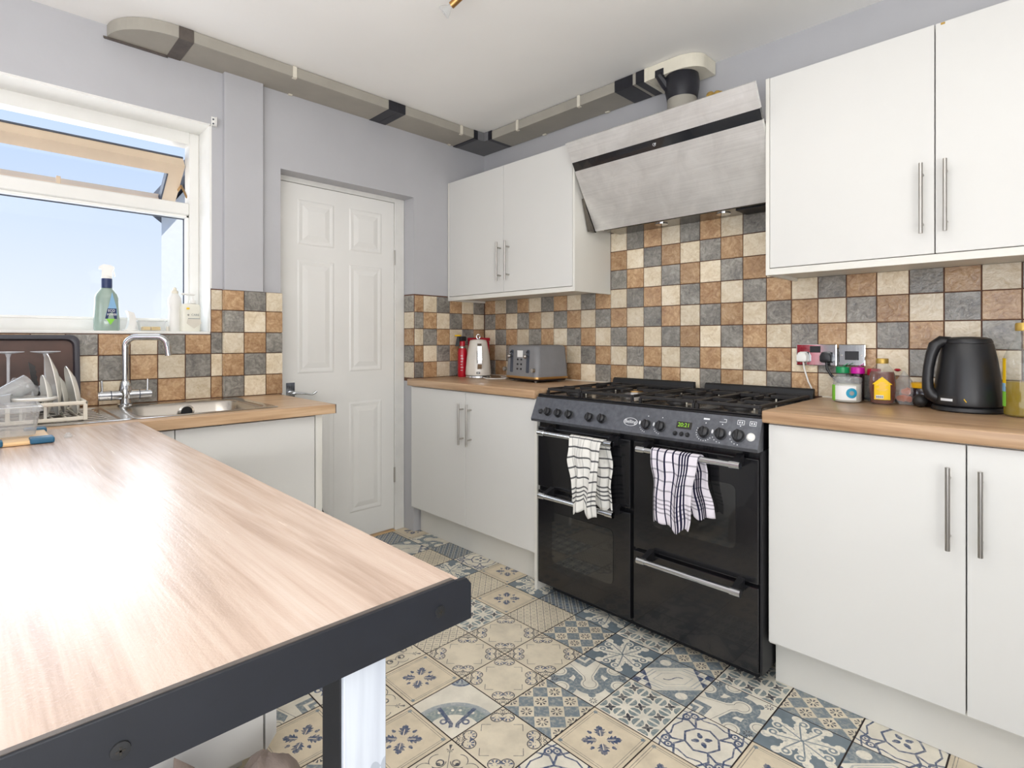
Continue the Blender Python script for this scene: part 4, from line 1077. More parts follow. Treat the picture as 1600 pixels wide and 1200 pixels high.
# ------------------------------------------------------------------ right worktop
ZT = .9185
tb = thing('plastic_tub', 'clear round tub with lime and white label and teal ring print', 'tub', (2.178, -.125, ZT))
x, y = 2.178, -.125
B().lathe([(.04, 0), (.046, .004), (.047, .07), (.044, .078)], x, y, ZT, 24, cap1=False).build('tub', 'clear', tb, smooth=True)
B().lathe([(.047, 0), (.048, .004), (.047, .014), (.04, .017)], x, y, ZT + .077, 24).build('lid', 'clear', tb, smooth=True)
B().lathe([(.041, 0), (.043, .003), (.044, .064)], x, y, ZT + .003, 20).build('contents', 'soap', tb, smooth=True)
def wrap(parent, name, mat, x, y, r, a0, a1, z0, z1, n=12):
    b = B(); b.loft([[(x + (r + d) * math.cos(a0 + (a1 - a0) * i / n), y + (r + d) * math.sin(a0 + (a1 - a0) * i / n), zz) for zz, d in ((z0, 0), (z1, 0), (z1, .0008), (z0, .0008))] for i in range(n + 1)])
    return b.build(name, mat, parent, smooth=True, ang=30)
cd = math.atan2(-2.452 - y, 2.757 - x)               # bearing towards the room
lb = wrap(tb, 'label', 'paper', x, y, .0478, cd - .95, cd + .62, ZT + .01, ZT + .062)
wrap(tb, 'label_band', 'lime', x, y, .0479, cd - 1.45, cd - .9, ZT + .006, ZT + .064)
def ring_print(parent, name, mat, x, y, r, a, z, ro, ri):
    b = B(); n = 24; R = []
    for k in (ro, ri):
        R.append([(x + r * math.cos(a + k * math.cos(2*PI*i/n) / r), y + r * math.sin(a + k * math.cos(2*PI*i/n) / r), z + k * math.sin(2*PI*i/n)) for i in range(n)])
    b.loft(R, False, False); return b.build(name, mat, parent)
ring_print(lb, 'ring_print', 'teal', x, y, .0489, cd + .3, ZT + .036, .0185, .008)
ring_print(lb, 'ring_centre', 'greyink', x, y, .0489, cd + .3, ZT + .036, .008, .0005)
def spice(label, x, y, mat, jar, h=.128, r=.022, flap=True):
    t = thing('spice_jar', label, 'jar', (x, y, ZT))
    B().lathe([(r * .95, 0), (r, .004), (r, h - .035), (r * .85, h - .024)], x, y, ZT, 18).build('jar', jar, t, smooth=True)
    ld = B().lathe([(r * 1.04, 0), (r * 1.06, .003), (r * 1.02, .022), (r * .9, .024)], x, y, ZT + h - .025, 20).build('lid', mat, t, smooth=True)
    if flap:
        b = B(); b.loft([[(x + .004, y - .012, ZT + h), (x + .004, y + .012, ZT + h), (x + .004, y + .012, ZT + h + .002), (x + .004, y - .012, ZT + h + .002)], [(x + .021, y - .01, ZT + h + .012), (x + .021, y + .01, ZT + h + .012), (x + .021, y + .01, ZT + h + .014), (x + .021, y - .01, ZT + h + .014)]]); b.build('flap', mat, ld)
    return t
spice('spice jar with an open green lid behind the tub', 2.143, -.048, 'green', 'drink')
spice('spice jar with an open magenta lid behind the tub', 2.194, -.046, 'magenta', 'jam')
spice('jar with a pinkish red lid between the magenta lid and the honey', 2.246, -.042, 'redbox', 'drink', .124, .021, False)
hb = thing('honey_bottle', 'squat clear bottle of dark honey with gold cap and yellow house-shaped label', 'bottle', (2.287, -.118, ZT))
M_ = Matrix.Translation((2.287, -.118, ZT)) @ Matrix.Rotation(math.atan2(2.334, -.47) - PI/2, 4, 'Z')
def loc_lathe(prof, sy, seg=26, z=0): return B().lathe(prof, 0, 0, z, seg, 1, sy).xf(M_)
loc_lathe([(.03, 0), (.036, .004), (.0415, .05), (.042, .075), (.038, .11), (.03, .128), (.02, .142), (.017, .15)], .68).build('bottle', 'bottleglass', hb, smooth=True)
loc_lathe([(.029, .002), (.035, .006), (.0405, .05), (.041, .075), (.037, .11), (.034, .117)], .66).build('honey', 'honey', hb, smooth=True)
loc_lathe([(.019, .146), (.0195, .15), (.0195, .162), (.018, .164)], 1).build('cap', 'gold', hb, smooth=True)
b = B()
def hl(px, pz):
    k = .0422 if True else 0; return (px, -.0292 * math.sqrt(max(0, 1 - (px / .0425) ** 2)) - .0006, pz)
W_, n = .024, 8
cols = [[hl(-W_ + 2 * W_ * i / n, z) for z in (.018, .045, .072)] for i in range(n + 1)]
for i in range(n): b.loft([[cols[i][0], cols[i][1], cols[i][2]], [cols[i + 1][0], cols[i + 1][1], cols[i + 1][2]]], False, False, False)
cols2 = [(-.03 + .06 * i / 10) for i in range(11)]
for i in range(10):
    f = lambda px: .072 + (.03 - abs(px)) / .03 * .028
    a_, c_ = cols2[i], cols2[i + 1]; b.face(b.ring([hl(a_, .0719), hl(c_, .0719), hl(c_, f(c_)), hl(a_, f(a_))]))
b.xf(M_); lbl = b.build('label', 'yellow', hb, smooth=True)
b = B(); b.box(-.019, .004, -.031, -.0305, .022, .034); b.xf(M_); b.build('barcode_panel', 'paper', lbl)
b = B()
for i in range(11): b.box(-.0175 + i * .0019, -.0175 + i * .0019 + (.0008 if i % 3 else .0013), -.0313, -.031, .024, .032)
b.xf(M_); b.build('barcode', 'ink', lbl)
b = B()
for r_ in range(7):
    w = .012 + .006 * math.sin(r_ * 1.9); z = .05 + r_ * .0048
    if z > .082: w *= .45
    b.box(-w, w, -.031, -.0307, z, z + .0016)
b.xf(M_); b.build('small_print', 'bronze', lbl)
# bag of carrots and onions
cb = thing('food_bag', 'crumpled clear bag of orange carrots between the honey and the yellow-lidded jar', 'bag', (2.345, -.08, ZT))
b = B(); rnd = random.Random(4); rings = []
for k in range(8):
    t = k / 7; rr = (.036 + .018 * math.sin(t * 2.6 + .4)) * (1 - .93 * t ** 2.2)
    rings.append([(2.354 + .8 * rr * (1 + .22 * math.sin(3 * 2*PI*i/16 + k)) * math.cos(2*PI*i/16) - .012 * t, -.068 + rr * .6 * (1 + .2 * math.sin(5 * 2*PI*i/16 + 2 * k)) * math.sin(2*PI*i/16), ZT + .001 + t * .118) for i in range(16)])
b.loft(rings); b.build('wrapper', 'clear', cb, smooth=True, ang=25)
for i, (q, w) in enumerate(((-.018, .02), (.002, .045), (.02, .018))):
    b = B(); b.tube([(2.354 + q * .7 - .018, -.07, ZT + w), (2.354 + q * .7, -.075, ZT + w + .002), (2.354 + q * .7 + .02, -.068, ZT + w + .004)], [.008, .014, .006], 8); b.build('carrot', 'orange', cb, smooth=True)
B().lathe([(.004, 0), (.012, .005), (.006, .01)], 2.325, -.075, ZT + .117, 10).build('tie', 'redbox', cb, smooth=True)
yj = thing('preserve_jar', 'dark jar with a yellow lid half hidden behind the black kettle', 'jar', (2.4, -.06, ZT))
B().lathe([(.036, 0), (.041, .006), (.041, .055), (.036, .064)], 2.4, -.06, ZT, 22).build('jar', 'jam', yj, smooth=True)
B().lathe([(.04, 0), (.041, .002), (.04, .016), (.037, .018)], 2.4, -.06, ZT + .062, 22).build('lid', 'yellowlid', yj, smooth=True)
ms = tag(B().sphere((2.4, -.13, ZT + .0225), .022, 1, 1, 1, 14, 10).build('avocado', 'iron', None, smooth=True), 'dark round avocado against the black kettle base', 'fruit')

# black kettle
kt = thing('kettle', 'tall black plastic kettle on the oak worktop beside the oil bottle', 'kettle', (2.526, -.135, ZT))
kx, ky = 2.526, -.135
B().lathe([(.094, 0), (.097, .004), (.094, .014), (.086, .018)], kx, ky, ZT, 32).build('power_base', 'blackplastic', kt, smooth=True)
B().lathe([(.089, 0), (.09, .006), (.0885, .03), (.083, .09), (.075, .15), (.066, .196), (.064, .2)], kx, ky, ZT + .02, 36).build('body', 'blackplastic', kt, smooth=True)
B().lathe([(.064, 0), (.0645, .004), (.059, .014), (.045, .019), (.01, .021)], kx, ky, ZT + .2205, 32).build('lid', 'blackplastic', kt, smooth=True)
hd_ = Vector((-.93, -.37, 0)).normalized()            # handle bearing
sd = Vector((-hd_.y, hd_.x, 0))
def kp(d, z, s=0): p = Vector((kx, ky, ZT)) + hd_ * d + sd * s; return (p.x, p.y, ZT + z)
b = B(); path = [kp(.045, .225), kp(.07, .226), kp(.087, .212), kp(.097, .18), kp(.104, .14), kp(.107, .1), kp(.106, .07), kp(.098, .05), kp(.08, .04)]
b.tube(path, [.016, .019, .0185, .0165, .0155, .0155, .0165, .02, .022], 14); b.build('handle', 'blackplastic', kt, smooth=True)
b = B(); b.box(-.03, .03, -.004, .004, -.016, .016, .003); fm = frame_to(kp(.083, .04), sd, (0, 0, 1)); b.bm.clear()
cb_ = math.atan2(-2.452 - ky, 2.757 - kx)
wp = wrap(kt, 'badge', 'iron', kx, ky, .0893, cb_ - .95, cb_ - .3, ZT + .028, ZT + .05)
wrap(wp, 'badge_print', 'silverink', kx, ky, .0902, cb_ - .84, cb_ - .42, ZT + .034, ZT + .042)
b = B(); a = cb_ - .1; b.tube([(kx + .0895 * math.cos(a), ky + .0895 * math.sin(a), ZT + .044), (kx + .0898 * math.cos(a + .07), ky + .0898 * math.sin(a + .07), ZT + .034)], .0012, 6); b.build('sticker', 'yellow', kt)
B().tube([(2.61, -.12, ZT + .006), (2.63, -.06, ZT + .006), (2.6, -.03, ZT + .05), (2.57, -.035, ZT + .006)], .0035, 8).build('lead', 'blackplastic', kt, smooth=True)
# oil bottle
ob = thing('oil_bottle', 'clear bottle half full of yellow cooking oil with gold cap at right edge', 'bottle', (2.662, -.2, ZT))
x, y = 2.662, -.2
B().lathe([(.04, 0), (.0455, .005), (.0455, .155), (.044, .18), (.034, .208), (.02, .232), (.0165, .25), (.0165, .26)], x, y, ZT, 28).build('bottle', 'bottleglass', ob, smooth=True)
B().lathe([(.039, .002), (.0445, .007), (.0445, .105)], x, y, ZT, 28).build('oil', 'oil', ob, smooth=True)
B().lathe([(.0185, 0), (.019, .003), (.019, .018), (.0175, .024)], x, y, ZT + .258, 22).build('cap', 'gold', ob, smooth=True)
ca = math.atan2(-2.452 - y, 2.757 - x)
l1 = wrap(ob, 'label', 'yellow', x, y, .0458, ca - 1.9, ca - 1.0, ZT + .09, ZT + .175)
wrap(l1, 'label_picture', 'sky', x, y, .0467, ca - 1.9, ca - 1.0, ZT + .075, ZT + .1); wrap(l1, 'label_band', 'lime', x, y, .0459, ca - 1.9, ca - 1.0, ZT + .03, ZT + .075)
ut = thing('hanging_ladle', 'black utensil hanging on the tiles at the right edge', 'utensil', (2.72, -.02, 1.3))
B().tube([(2.665, -.012, 1.29), (2.667, -.014, 1.25), (2.674, -.016, 1.2), (2.69, -.018, 1.14)], [.004, .006, .007, .009], 8).build('handle', 'blackplastic', ut, smooth=True)
B().lathe([(.008, 0), (.026, .006), (.033, .02), (.033, .024)], 2.69, -.045, 1.1, 16).build('bowl', 'blackplastic', ut, smooth=True)

# ------------------------------------------------------------------ left worktop
kw = thing('kettle', 'cream kettle with chrome handle and ring lid in the worktop corner', 'kettle', (.215, -.235, ZT))
x, y = .215, -.235
B().lathe([(.079, 0), (.081, .003), (.078, .012), (.07, .014)], x, y, ZT, 32).build('power_base', 'chrome', kw, smooth=True)
B().lathe([(.078, 0), (.0785, .008), (.076, .05), (.07, .11), (.061, .165), (.053, .203), (.05, .207)], x, y, ZT + .016, 36).build('body', 'cream', kw, smooth=True)
B().lathe([(.051, 0), (.05, .005), (.03, .009), (.006, .01)], x, y, ZT + .2235, 28).build('lid', 'cream', kw, smooth=True)
b = B(); v_ = Vector((.702, .712, 0)); c0 = Vector((x, y, ZT + .25))
b.tube([c0 + (v_ * math.cos(2*PI*i/16) * .8 + Vector((0, 0, 1)) * math.sin(2*PI*i/16)) * .0135 for i in range(17)], .0028, 8); b.cyl((x, y, ZT + .232), (x, y, ZT + .238), .004, 8); b.build('lid_ring', 'chrome', kw, smooth=True)
td = Vector((.81, -.59, 0)).normalized() ; sdv = Vector((.59, .81, 0)); 
def cp_(d, z, s=0): p = Vector((x, y, 0)) + td * d + sdv * s; return (p.x, p.y, ZT + z)
b = B(); hw = .0125
prof = [(.048, .204), (.07, .202), (.088, .19), (.098, .15), (.1, .11), (.098, .088), (.078, .06), (.068, .058)]
rings = []
for i, (d, z) in enumerate(prof):
    d0, z0 = prof[max(0, i - 1)]; d1, z1 = prof[min(len(prof) - 1, i + 1)]; t_ = Vector((d1 - d0, z1 - z0)).normalized(); n_ = Vector((-t_.y, t_.x)) * .006
    rings.append([cp_(d + n_.x, z + n_.y, -hw), cp_(d + n_.x, z + n_.y, hw), cp_(d - n_.x, z - n_.y, hw), cp_(d - n_.x, z - n_.y, -hw)])
b.loft(rings); b.build('handle', 'chrome', kw)
ba = math.atan2(-2.217, 2.542)
bd = wrap(kw, 'badge', 'ink', x, y, .0778, ba - .14, ba + .14, ZT + .026, ZT + .038); wrap(bd, 'badge_print', 'silverink', x, y, .0787, ba - .09, ba + .09, ZT + .03, ZT + .034)
wrap(kw, 'water_gauge', 'ink', x, y, .0735, ba - .1, ba - .06, ZT + .09, ZT + .165)
rt_ = thing('red_tin', 'square red tin standing behind the cream kettle', 'tin', (.1, -.11, ZT))
B().box(.01, .155, -.148, -.085, ZT, ZT + .222, .006, 2).build('tin', 'redbox', rt_); B().box(.008, .158, -.15, -.083, ZT + .2225, ZT + .244, .005, 2).build('lid', 'redbox', rt_)
fe = thing('fire_extinguisher', 'slim red fire extinguisher with black and yellow head on the worktop corner', 'extinguisher', (.1, -.255, ZT))
x, y = .095, -.262
B().lathe([(.027, 0), (.029, .006), (.029, .15), (.027, .168), (.02, .182)], x, y, ZT, 22).build('cylinder', 'red', fe, smooth=True)
B().lathe([(.0225, 0), (.022, .008), (.018, .014)], x, y, ZT + .178, 18).build('collar', 'steel', fe, smooth=True)
B().lathe([(.017, 0), (.0165, .03), (.013, .042)], x, y, ZT + .19, 16).build('neck', 'red', fe, smooth=True)
b = B(); b.box(x - .026, x + .018, y - .024, y + .02, ZT + .222, ZT + .252, .006, 2); q = Vector((-.702, -.712, 0)); p0 = Vector((x, y, ZT))
b.loft([[tuple(p0 + q * a + Vector((0, 0, c)) + Vector((.712, -.702, 0)) * s) for s in (-.014, .014) for a, c in (((.01, .25), (.032, .25)) if s < 0 else ((.032, .25), (.01, .25)))],
        [tuple(p0 + q * a + Vector((0, 0, c)) + Vector((.712, -.702, 0)) * s) for s in (-.012, .012) for a, c in (((.024, .19), (.044, .19)) if s < 0 else ((.044, .19), (.024, .19)))]])
b.build('nozzle', 'matblack', fe)
cc = Vector((x, y, ZT + .257)) + q * .028
b = B(); b.tube([cc + Vector((math.cos(2*PI*i/14) * .017, math.sin(2*PI*i/14) * .017, 0)) for i in range(15)], .0045, 8); b.build('safety_ring', 'yellow', fe, smooth=True)
b = B()
for i in range(6): z = ZT + .04 + i * .018; wrap(fe, 'printing', 'silverink', x, y, .0292, ba - .35, ba + .1 + .15 * math.sin(i * 2), z, z + .003, 6)
b.bm.free()
# toaster (own coordinates, turned slightly)
ts = thing('toaster', 'ribbed grey four-slice toaster with bronze base band beside the cream kettle', 'toaster', (.49, -.272, ZT), math.radians(-8.2))
TWd, TD_, TH = .286, .235, .202
def trect(k, z, r=.03): return [(px, py, z) for px, py, _ in rrect(0 + k, TWd - k, 0 + k, TD_ - k, r, 0, 5)]
B().loft([trect(-.002, .03), trect(.0, .05), trect(.008, TH - .012), trect(.018, TH - .002), trect(.03, TH)]).build('body', 'toaster', ts, smooth=True, local=True, ang=50)
B().loft([trect(-.003, .018), trect(-.004, .022), trect(-.002, .0305)]).build('base_band', 'bronze', ts, smooth=True, local=True)
B().loft([trect(.008, .008), trect(.004, .018)]).build('base', 'blackplastic', ts, local=True)
for px, py in ((.04, .03), (TWd - .04, .03), (.04, TD_ - .04), (TWd - .04, TD_ - .04)): B().lathe([(.01, 0), (.012, .009)], px, py, -.0003, 12).build('foot', 'steel', ts, local=True)
b = B()
for i in range(24):
    yy = .03 + i * .0076; b.loft([[(TWd + .0006 - .004 * 0, yy - .0024, .036), (TWd + .0016, yy, .036), (TWd + .0006, yy + .0024, .036)], [(TWd - .0088, yy - .0024, TH - .022), (TWd - .0078, yy, TH - .022), (TWd - .0088, yy + .0024, TH - .022)]])
for i in range(10):
    pass
b.build('ribs', 'toaster', ts, local=True)
def tf(z): return -.0 + .008 * (z - .05) / (TH - .062)
for px in (.062, .208):
    b = B(); b.loft([[(px + dx_, tf(z) - .0012, z) for dx_, z in ((-.013, .055), (-.009, .05), (.009, .05), (.013, .055), (.013, .168), (.008, .176), (-.008, .176), (-.013, .168))], [(px + dx_, tf(z) + .002, z) for dx_, z in ((-.013, .055), (-.009, .05), (.009, .05), (.013, .055), (.013, .168), (.008, .176), (-.008, .176), (-.013, .168))]])
    sl_ = b.build('lever_slot', 'gasket', ts, local=True)
    b = B(); b.tube([(px, .004, .14), (px, -.016, .14)], [.004, .011], 12); b.sphere((px, -.016, .14), .011); b.build('lever', 'steel', sl_, smooth=True, local=True)
    b = B(); b.tube([(px + .008 * math.cos(PI * i / 8), -.001, .158 + .01 * math.sin(PI * i / 8)) for i in range(9)], .002, 6); b.build('lever_arc', 'matblack', sl_, local=True)
for px in (.004, .262):
    b = B(); b.tube([(px, tf(.062) + .002, .066), (px, -.012, .066)], [.012, .011], 16); b.build('knob', 'steel', ts, smooth=True, local=True)
for i in range(3):
    for px in (.117, .15):
        z = .07 + i * .026; b = B(); b.tube([(px, tf(z) + .001, z), (px, tf(z) - .003, z)], .0055, 10); b.build('button', 'matblack', ts, local=True)
B().box(.111, .16, tf(.15) - .001, tf(.15) + .001, .135, .172).build('sticker', 'paper', ts, local=True)
for yy in (.05, .105, .14, .195): B().box(.05, TWd - .05, yy - .012, yy + .012, TH - .001, TH + .0008).build('bread_slot', 'matblack', ts, local=True)
B().tube([(.29, -.26, ZT + .004), (.36, -.3, ZT + .004), (.42, -.28, ZT + .004), (.44, -.22, ZT + .004), (.4, -.16, ZT + .004), (.32, -.14, ZT + .004)], .0032, 8).build('lead', 'white', kw, smooth=True)

# ------------------------------------------------------------------ window sill things
ZL = ZS + .0015
sb = thing('spray_bottle', 'pale green spray cleaner with white trigger and navy label on the sill', 'bottle', (-.06, -2.048, ZL))
M_ = Matrix.Translation((-.06, -2.048, ZL)) @ Matrix.Rotation(math.radians(78), 4, 'Z') @ Matrix.Diagonal((.82, .82, 1.07, 1))
def S_(prof, sy, z=0): return B().lathe(prof, 0, 0, z, 24, 1, sy).xf(M_)
S_([(.05, 0), (.0545, .004), (.055, .04), (.05, .1), (.0495, .128), (.044, .142), (.024, .163), (.0225, .17)], .6).build('bottle', 'spray', sb, smooth=True)
S_([(.0235, .166), (.0235, .2), (.0225, .203)], .85).build('collar_label', 'navy', sb, smooth=True)
S_([(.022, .203), (.022, .21), (.018, .214)], .85).build('cap', 'white', sb, smooth=True)
b = B(); b.prism([(-.02, .21), (.022, .21), (.024, .235), (.032, .243), (.031, .25), (.015, .256), (-.012, .258), (-.03, .249), (-.033, .238), (-.02, .238)], 1, -.012, .012); b.xf(M_); tg = b.build('trigger_head', 'white', sb)
b = B(); b.prism([(.026, .238), (.03, .236), (.036, .213), (.031, .211)], 1, -.006, .006); b.xf(M_); b.build('trigger', 'white', sb)
def sp_flat(pts, d, name, mat, par):
    b = B(); f = lambda px, pz: (px, -(.6 * (.0545 if pz < .06 else .0515)) * math.sqrt(max(0, 1 - (px / .0565) ** 2)) - d, pz)
    b.loft([[f(*p) for p in pts], [(q[0], q[1] - .0006, q[2]) for q in [f(*p) for p in pts]]]); b.xf(M_); return b.build(name, mat, par)
ln = sp_flat([(-.002, .06), (.046, .06), (.042, .09), (.024, .15), (.012, .1)], .001, 'label', 'sky', sb)
sp_flat([(-.004, .046), (.044, .046), (.042, .086), (.006, .086)], .0018, 'label_band', 'navy', ln)
sp_flat([(.0, .046), (.036, .046), (.018, .022)], .0012, 'label_point', 'lime', ln)
def sill_text(s, px, pz, size, d=.003): 
    text('lettering', s, size, M_ @ frame_to((px, -.031 - d, pz), (1, 0, 0), (0, 0, 1)), 'paper', ln)
sill_text('ECO', .022, .077, .014); sill_text('POWER', .024, .062, .0115)
sh = thing('sponge_holder', 'curved white plastic holder standing on the sill beside the spray bottle', 'holder', (-.05, -1.96, ZL))
b = B(); R = []
for i in range(11):
    t = i / 10; a = -.9 + 1.6 * t
    cy_, cz_ = -1.962 + .034 * math.cos(a) * 1.0 - .034, .04 + .058 * math.sin(a) * 1.0
    wv = .02 + .004 * math.sin(t * PI)
    R.append([(-.075, cy_ - .012, cz_ + ZL + .008), (-.03, cy_ - .012, cz_ + ZL + .008), (-.03, cy_ + .012, cz_ + ZL), (-.075, cy_ + .012, cz_ + ZL)])
b.loft(R); b.build('shell', 'white', sh, smooth=True, ang=40)
B().box(-.076, -.029, -1.995, -1.945, ZL, ZL + .006, .002).build('foot', 'white', sh)
st = thing('sponge_tub', 'low clear tub with yellow sponges on the window sill', 'tub', (-.06, -1.888, ZL))
M2 = Matrix.Translation((-.06, -1.888, ZL))
b = B(); b.loft([[(px * .85, py * .85, 0) for px, py, _ in rrect(-.03, .03, -.052, .052, .012, 0, 4)], [(px, py, .042) for px, py, _ in rrect(-.03, .03, -.052, .052, .012, 0, 4)]], True, False); b.xf(M2); b.build('tub', 'clear', st, smooth=True)
b = B(); b.tube([(px, py, .043) for px, py, _ in rrect(-.031, .031, -.053, .053, .012, 0, 4)] + [(.031, .041, .043)], .0018, 6); b.xf(M2); b.build('rim', 'clear', st)
for y0, y1 in ((-.036, -.008), (-.004, .03)):
    b = B(); b.box(-.02, .02, y0, y1, .003, .019, .003, 2); b.xf(M2); b.build('sponge', 'butter', st)
wb = thing('washing_up_bottle', 'tall white flip-top bottle on the sill in front of the pane', 'bottle', (-.06, -1.8, ZL))
x, y = -.06, -1.8
B().lathe([(.022, 0), (.0245, .004), (.0245, .07), (.022, .1), (.028, .126), (.026, .148), (.015, .168), (.012, .173)], x, y, ZL, 24, .8, 1).build('bottle', 'white', wb, smooth=True)
B().lathe([(.0145, 0), (.015, .003), (.014, .012), (.008, .014), (.0075, .024), (.004, .027)], x, y, ZL + .17, 20).build('cap', 'ductwhite', wb, smooth=True)
hs_ = thing('soap_bottle', 'squarish clear hand soap bottle with pump and pale green badge on the sill', 'bottle', (-.05, -1.7320, ZL))
b = B()
def soapr(k, z): return [(px - .045, py - 1.742, ZL + z) for px, py, _ in rrect(-.022 * k, .022 * k, -.04 * k, .04 * k, .014, 0, 4)]
b.loft([soapr(.95, 0), soapr(1, .004), soapr(1, .110), soapr(.9, .122), soapr(.45, .1272)]); b.build('bottle', 'soap', hs_, smooth=True, ang=50)
b = B(); b.lathe([(.014, 0), (.014, .014), (.006, .016), (.005, .03)], -.045, -1.7320, ZL + 0.1272, 18); b.build('pump', 'white', hs_, smooth=True)
B().box(-.051, -.039, -1.7800, -1.7230, ZL + 0.1632, ZL + 0.1728, .003).build('pump_spout', 'white', hs_)
def soap_flat(pts, d, name, mat, par): 
    b = B(); b.prism(pts, 0, -.0228, -.0224 + d); return b.build(name, mat, par)
sbg = soap_flat([(-1.7620, ZL + 0.0360), (-1.7320, ZL + 0.0132), (-1.7020, ZL + 0.0360), (-1.7070, ZL + 0.0576), (-1.7570, ZL + 0.0576)], .0006, 'badge', 'rack', hs_)
soap_flat([(-1.7560, ZL + 0.0564), (-1.7080, ZL + 0.0564), (-1.7080, ZL + 0.0594), (-1.7560, ZL + 0.0594)], .0012, 'badge_line', 'greyink', sbg)
text('lettering', 'CARE', .013, frame_to((-.0215, -1.7270, ZL + 0.0744), (0, 1, 0), (0, 0, 1)), 'greyink', sbg); text('lettering', '*', .02, frame_to((-.0215, -1.7550, ZL + 0.0696), (0, 1, 0), (0, 0, 1)), 'ink', sbg)
soap_flat([(-1.7620, ZL + 0.0984), (-1.7500, ZL + 0.0984), (-1.7500, ZL + 0.1068), (-1.7620, ZL + 0.1068)], .0008, 'sticker', 'yellow', sbg)
tag(B().lathe([(.006, 0), (.007, .002), (.006, .02)], -.04, -1.832, ZL, 12).build('small_cap', 'rack', None, smooth=True), 'tiny pale bottle cap on the sill between tub and white bottle', 'cap')
sj = thing('glass_jar', 'small clear jar at the left end of the window sill', 'jar', (-.05, -2.415, ZL))
B().lathe([(.024, 0), (.026, .003), (.026, .034), (.022, .042)], -.05, -2.415, ZL, 18).build('jar', 'drink', sj, smooth=True); B().lathe([(.026, 0), (.026, .011), (.022, .013)], -.05, -2.415, ZL + .041, 18).build('lid', 'steel', sj, smooth=True)
B().lathe([(.02, .003), (.022, .016)], -.05, -2.415, ZL, 14).build('contents', 'jam', sj, smooth=True)

# ------------------------------------------------------------------ draining rack and washing up
rk = thing('dish_rack', 'off-white plastic dish rack full of washing up on the sink drainer', 'rack', (.34, -2.4, .886))
RX0, RX1, RY0, RY1, RB, RT = .14, .5, -2.66, -2.178, .8885, .9505
b = B(); b.box(RX1 - .008, RX1, RY0, RY1, RT - .013, RT, .003); b.box(RX0, RX0 + .008, RY0, RY1, RT - .013, RT, .003); b.box(RX0, RX1, RY1 - .008, RY1, RT - .013, RT, .003); b.box(RX0, RX1, RY0, RY0 + .008, RT - .013, RT, .003); b.build('top_rim', 'rack', rk)
b = B(); b.box(RX1 - .01, RX1 - .003, RY0, RY1 - .004, RB, RB + .012, .002); b.box(RX0 + .003, RX0 + .01, RY0, RY1 - .004, RB, RB + .012, .002); b.box(RX0, RX1 - .003, RY1 - .011, RY1 - .004, RB, RB + .012, .002)
for i in range(14): y = RY0 + .02 + i * .034; b.box(RX0 + .01, RX1 - .01, y, y + .005, RB + .002, RB + .007)
b.build('base_grid', 'rack', rk)
for x in (RX0, RX1 - .008):
    for y in (RY1 - .012, RY1 - .2, RY0 + .1): B().box(x, x + .008, y, y + .011, RB, RT - .01, .001).build('post', 'rack', rk)
def plate(label, cx, cy, cz, r, lean, yaw=0.0, name='dinner_plate'):
    t = thing(name, label, 'plate', (cx, cy, cz), 0, 'white plates standing in the dish rack')
    b = B(); b.lathe([(r * .55, 0), (r * .6, .002), (r * .97, .014), (r, .016), (r * .99, .018), (r * .6, .0055), (.004, .004)], seg=36)
    b.xf(Matrix.Translation((cx, cy, cz)) @ Matrix.Rotation(yaw, 4, 'Z') @ Matrix.Rotation(PI/2 + lean, 4, 'X')); b.build('plate', 'china', t, smooth=True)
plate('tall white dinner plate standing in the rack, nearest the wine glass', .345, -2.240, 1.0, .107, .13, .03)
plate('white side plate leaning at the right end of the rack', .37, -2.192, .979, .086, .17, .02)
plate('small white plate on the left of the tall dinner plate', .38, -2.262, .966, .07, .08, .05)
plate('thin pale plate between the two larger plates in the rack', .33, -2.217, .968, .07, .15, .02)
bw = thing('white_bowl', 'white round dish upside down on short legs in the rack', 'bowl', (.43, -2.305, .895))
B().lathe([(.05, .056), (.057, .06), (.058, .066), (.053, .069), (.02, .066), (.003, .066)], .43, -2.305, .897, 28).build('dish', 'china', bw, smooth=True)
for a in (0.6, 2.2, 3.8, 5.2): B().box(.43 + .04 * math.cos(a) - .004, .43 + .04 * math.cos(a) + .004, -2.305 + .04 * math.sin(a) - .004, -2.305 + .04 * math.sin(a) + .004, .8965, .9535, .001).build('leg', 'china', bw)
def wineglass(label, cx, cy, zb, grp='upturned wine glasses in the rack'):
    t = thing('wine_glass', label, 'glass', (cx, cy, zb), 0, grp)
    B().lathe([(.0, .212), (.042, .211), (.042, .209), (.008, .203), (.0045, .19), (.004, .105), (.009, .095), (.034, .08), (.041, .05), (.036, .0), (.0345, .0), (.0395, .05), (.032, .078), (.006, .093)], cx, cy, zb, 26, cap0=False, cap1=False).build('glass', 'wineglass', t, smooth=True)
wineglass('upturned wine glass left of the tall dinner plate', .2, -2.262, .8975); wineglass('upturned wine glass at the left edge of the photo', .2, -2.36, .8975); wineglass('third upturned wine glass, partly cut off at the left edge', .34, -2.43, .893)
def tumbler(label, c, dirv, r, h):
    t = thing('tumbler', label, 'glass', c, 0, 'clear tumblers lying in the rack')
    b = B(); b.lathe([(r * .8, 0), (r * .82, .004), (r, h), (r * .95, h), (r * .77, .008), (.002, .008)], seg=20); b.xf(Matrix.Translation(c) @ Vector(dirv).to_track_quat('Z', 'Y').to_matrix().to_4x4()); b.build('glass', 'clear', t, smooth=True, ang=50)
tumbler('ribbed clear tumbler lying tilted on top of the washing up', (.4, -2.4, .962), (-.3, .8, .45), .03, .1)
tumbler('second clear tumbler lying low at the left edge of the rack', (.43, -2.44, .94), (.2, .9, .12), .033, .085)
tumbler('clear tumbler standing upside down under the tilted one', (.3, -2.41, .978), (0, 0, -1), .034, .08)
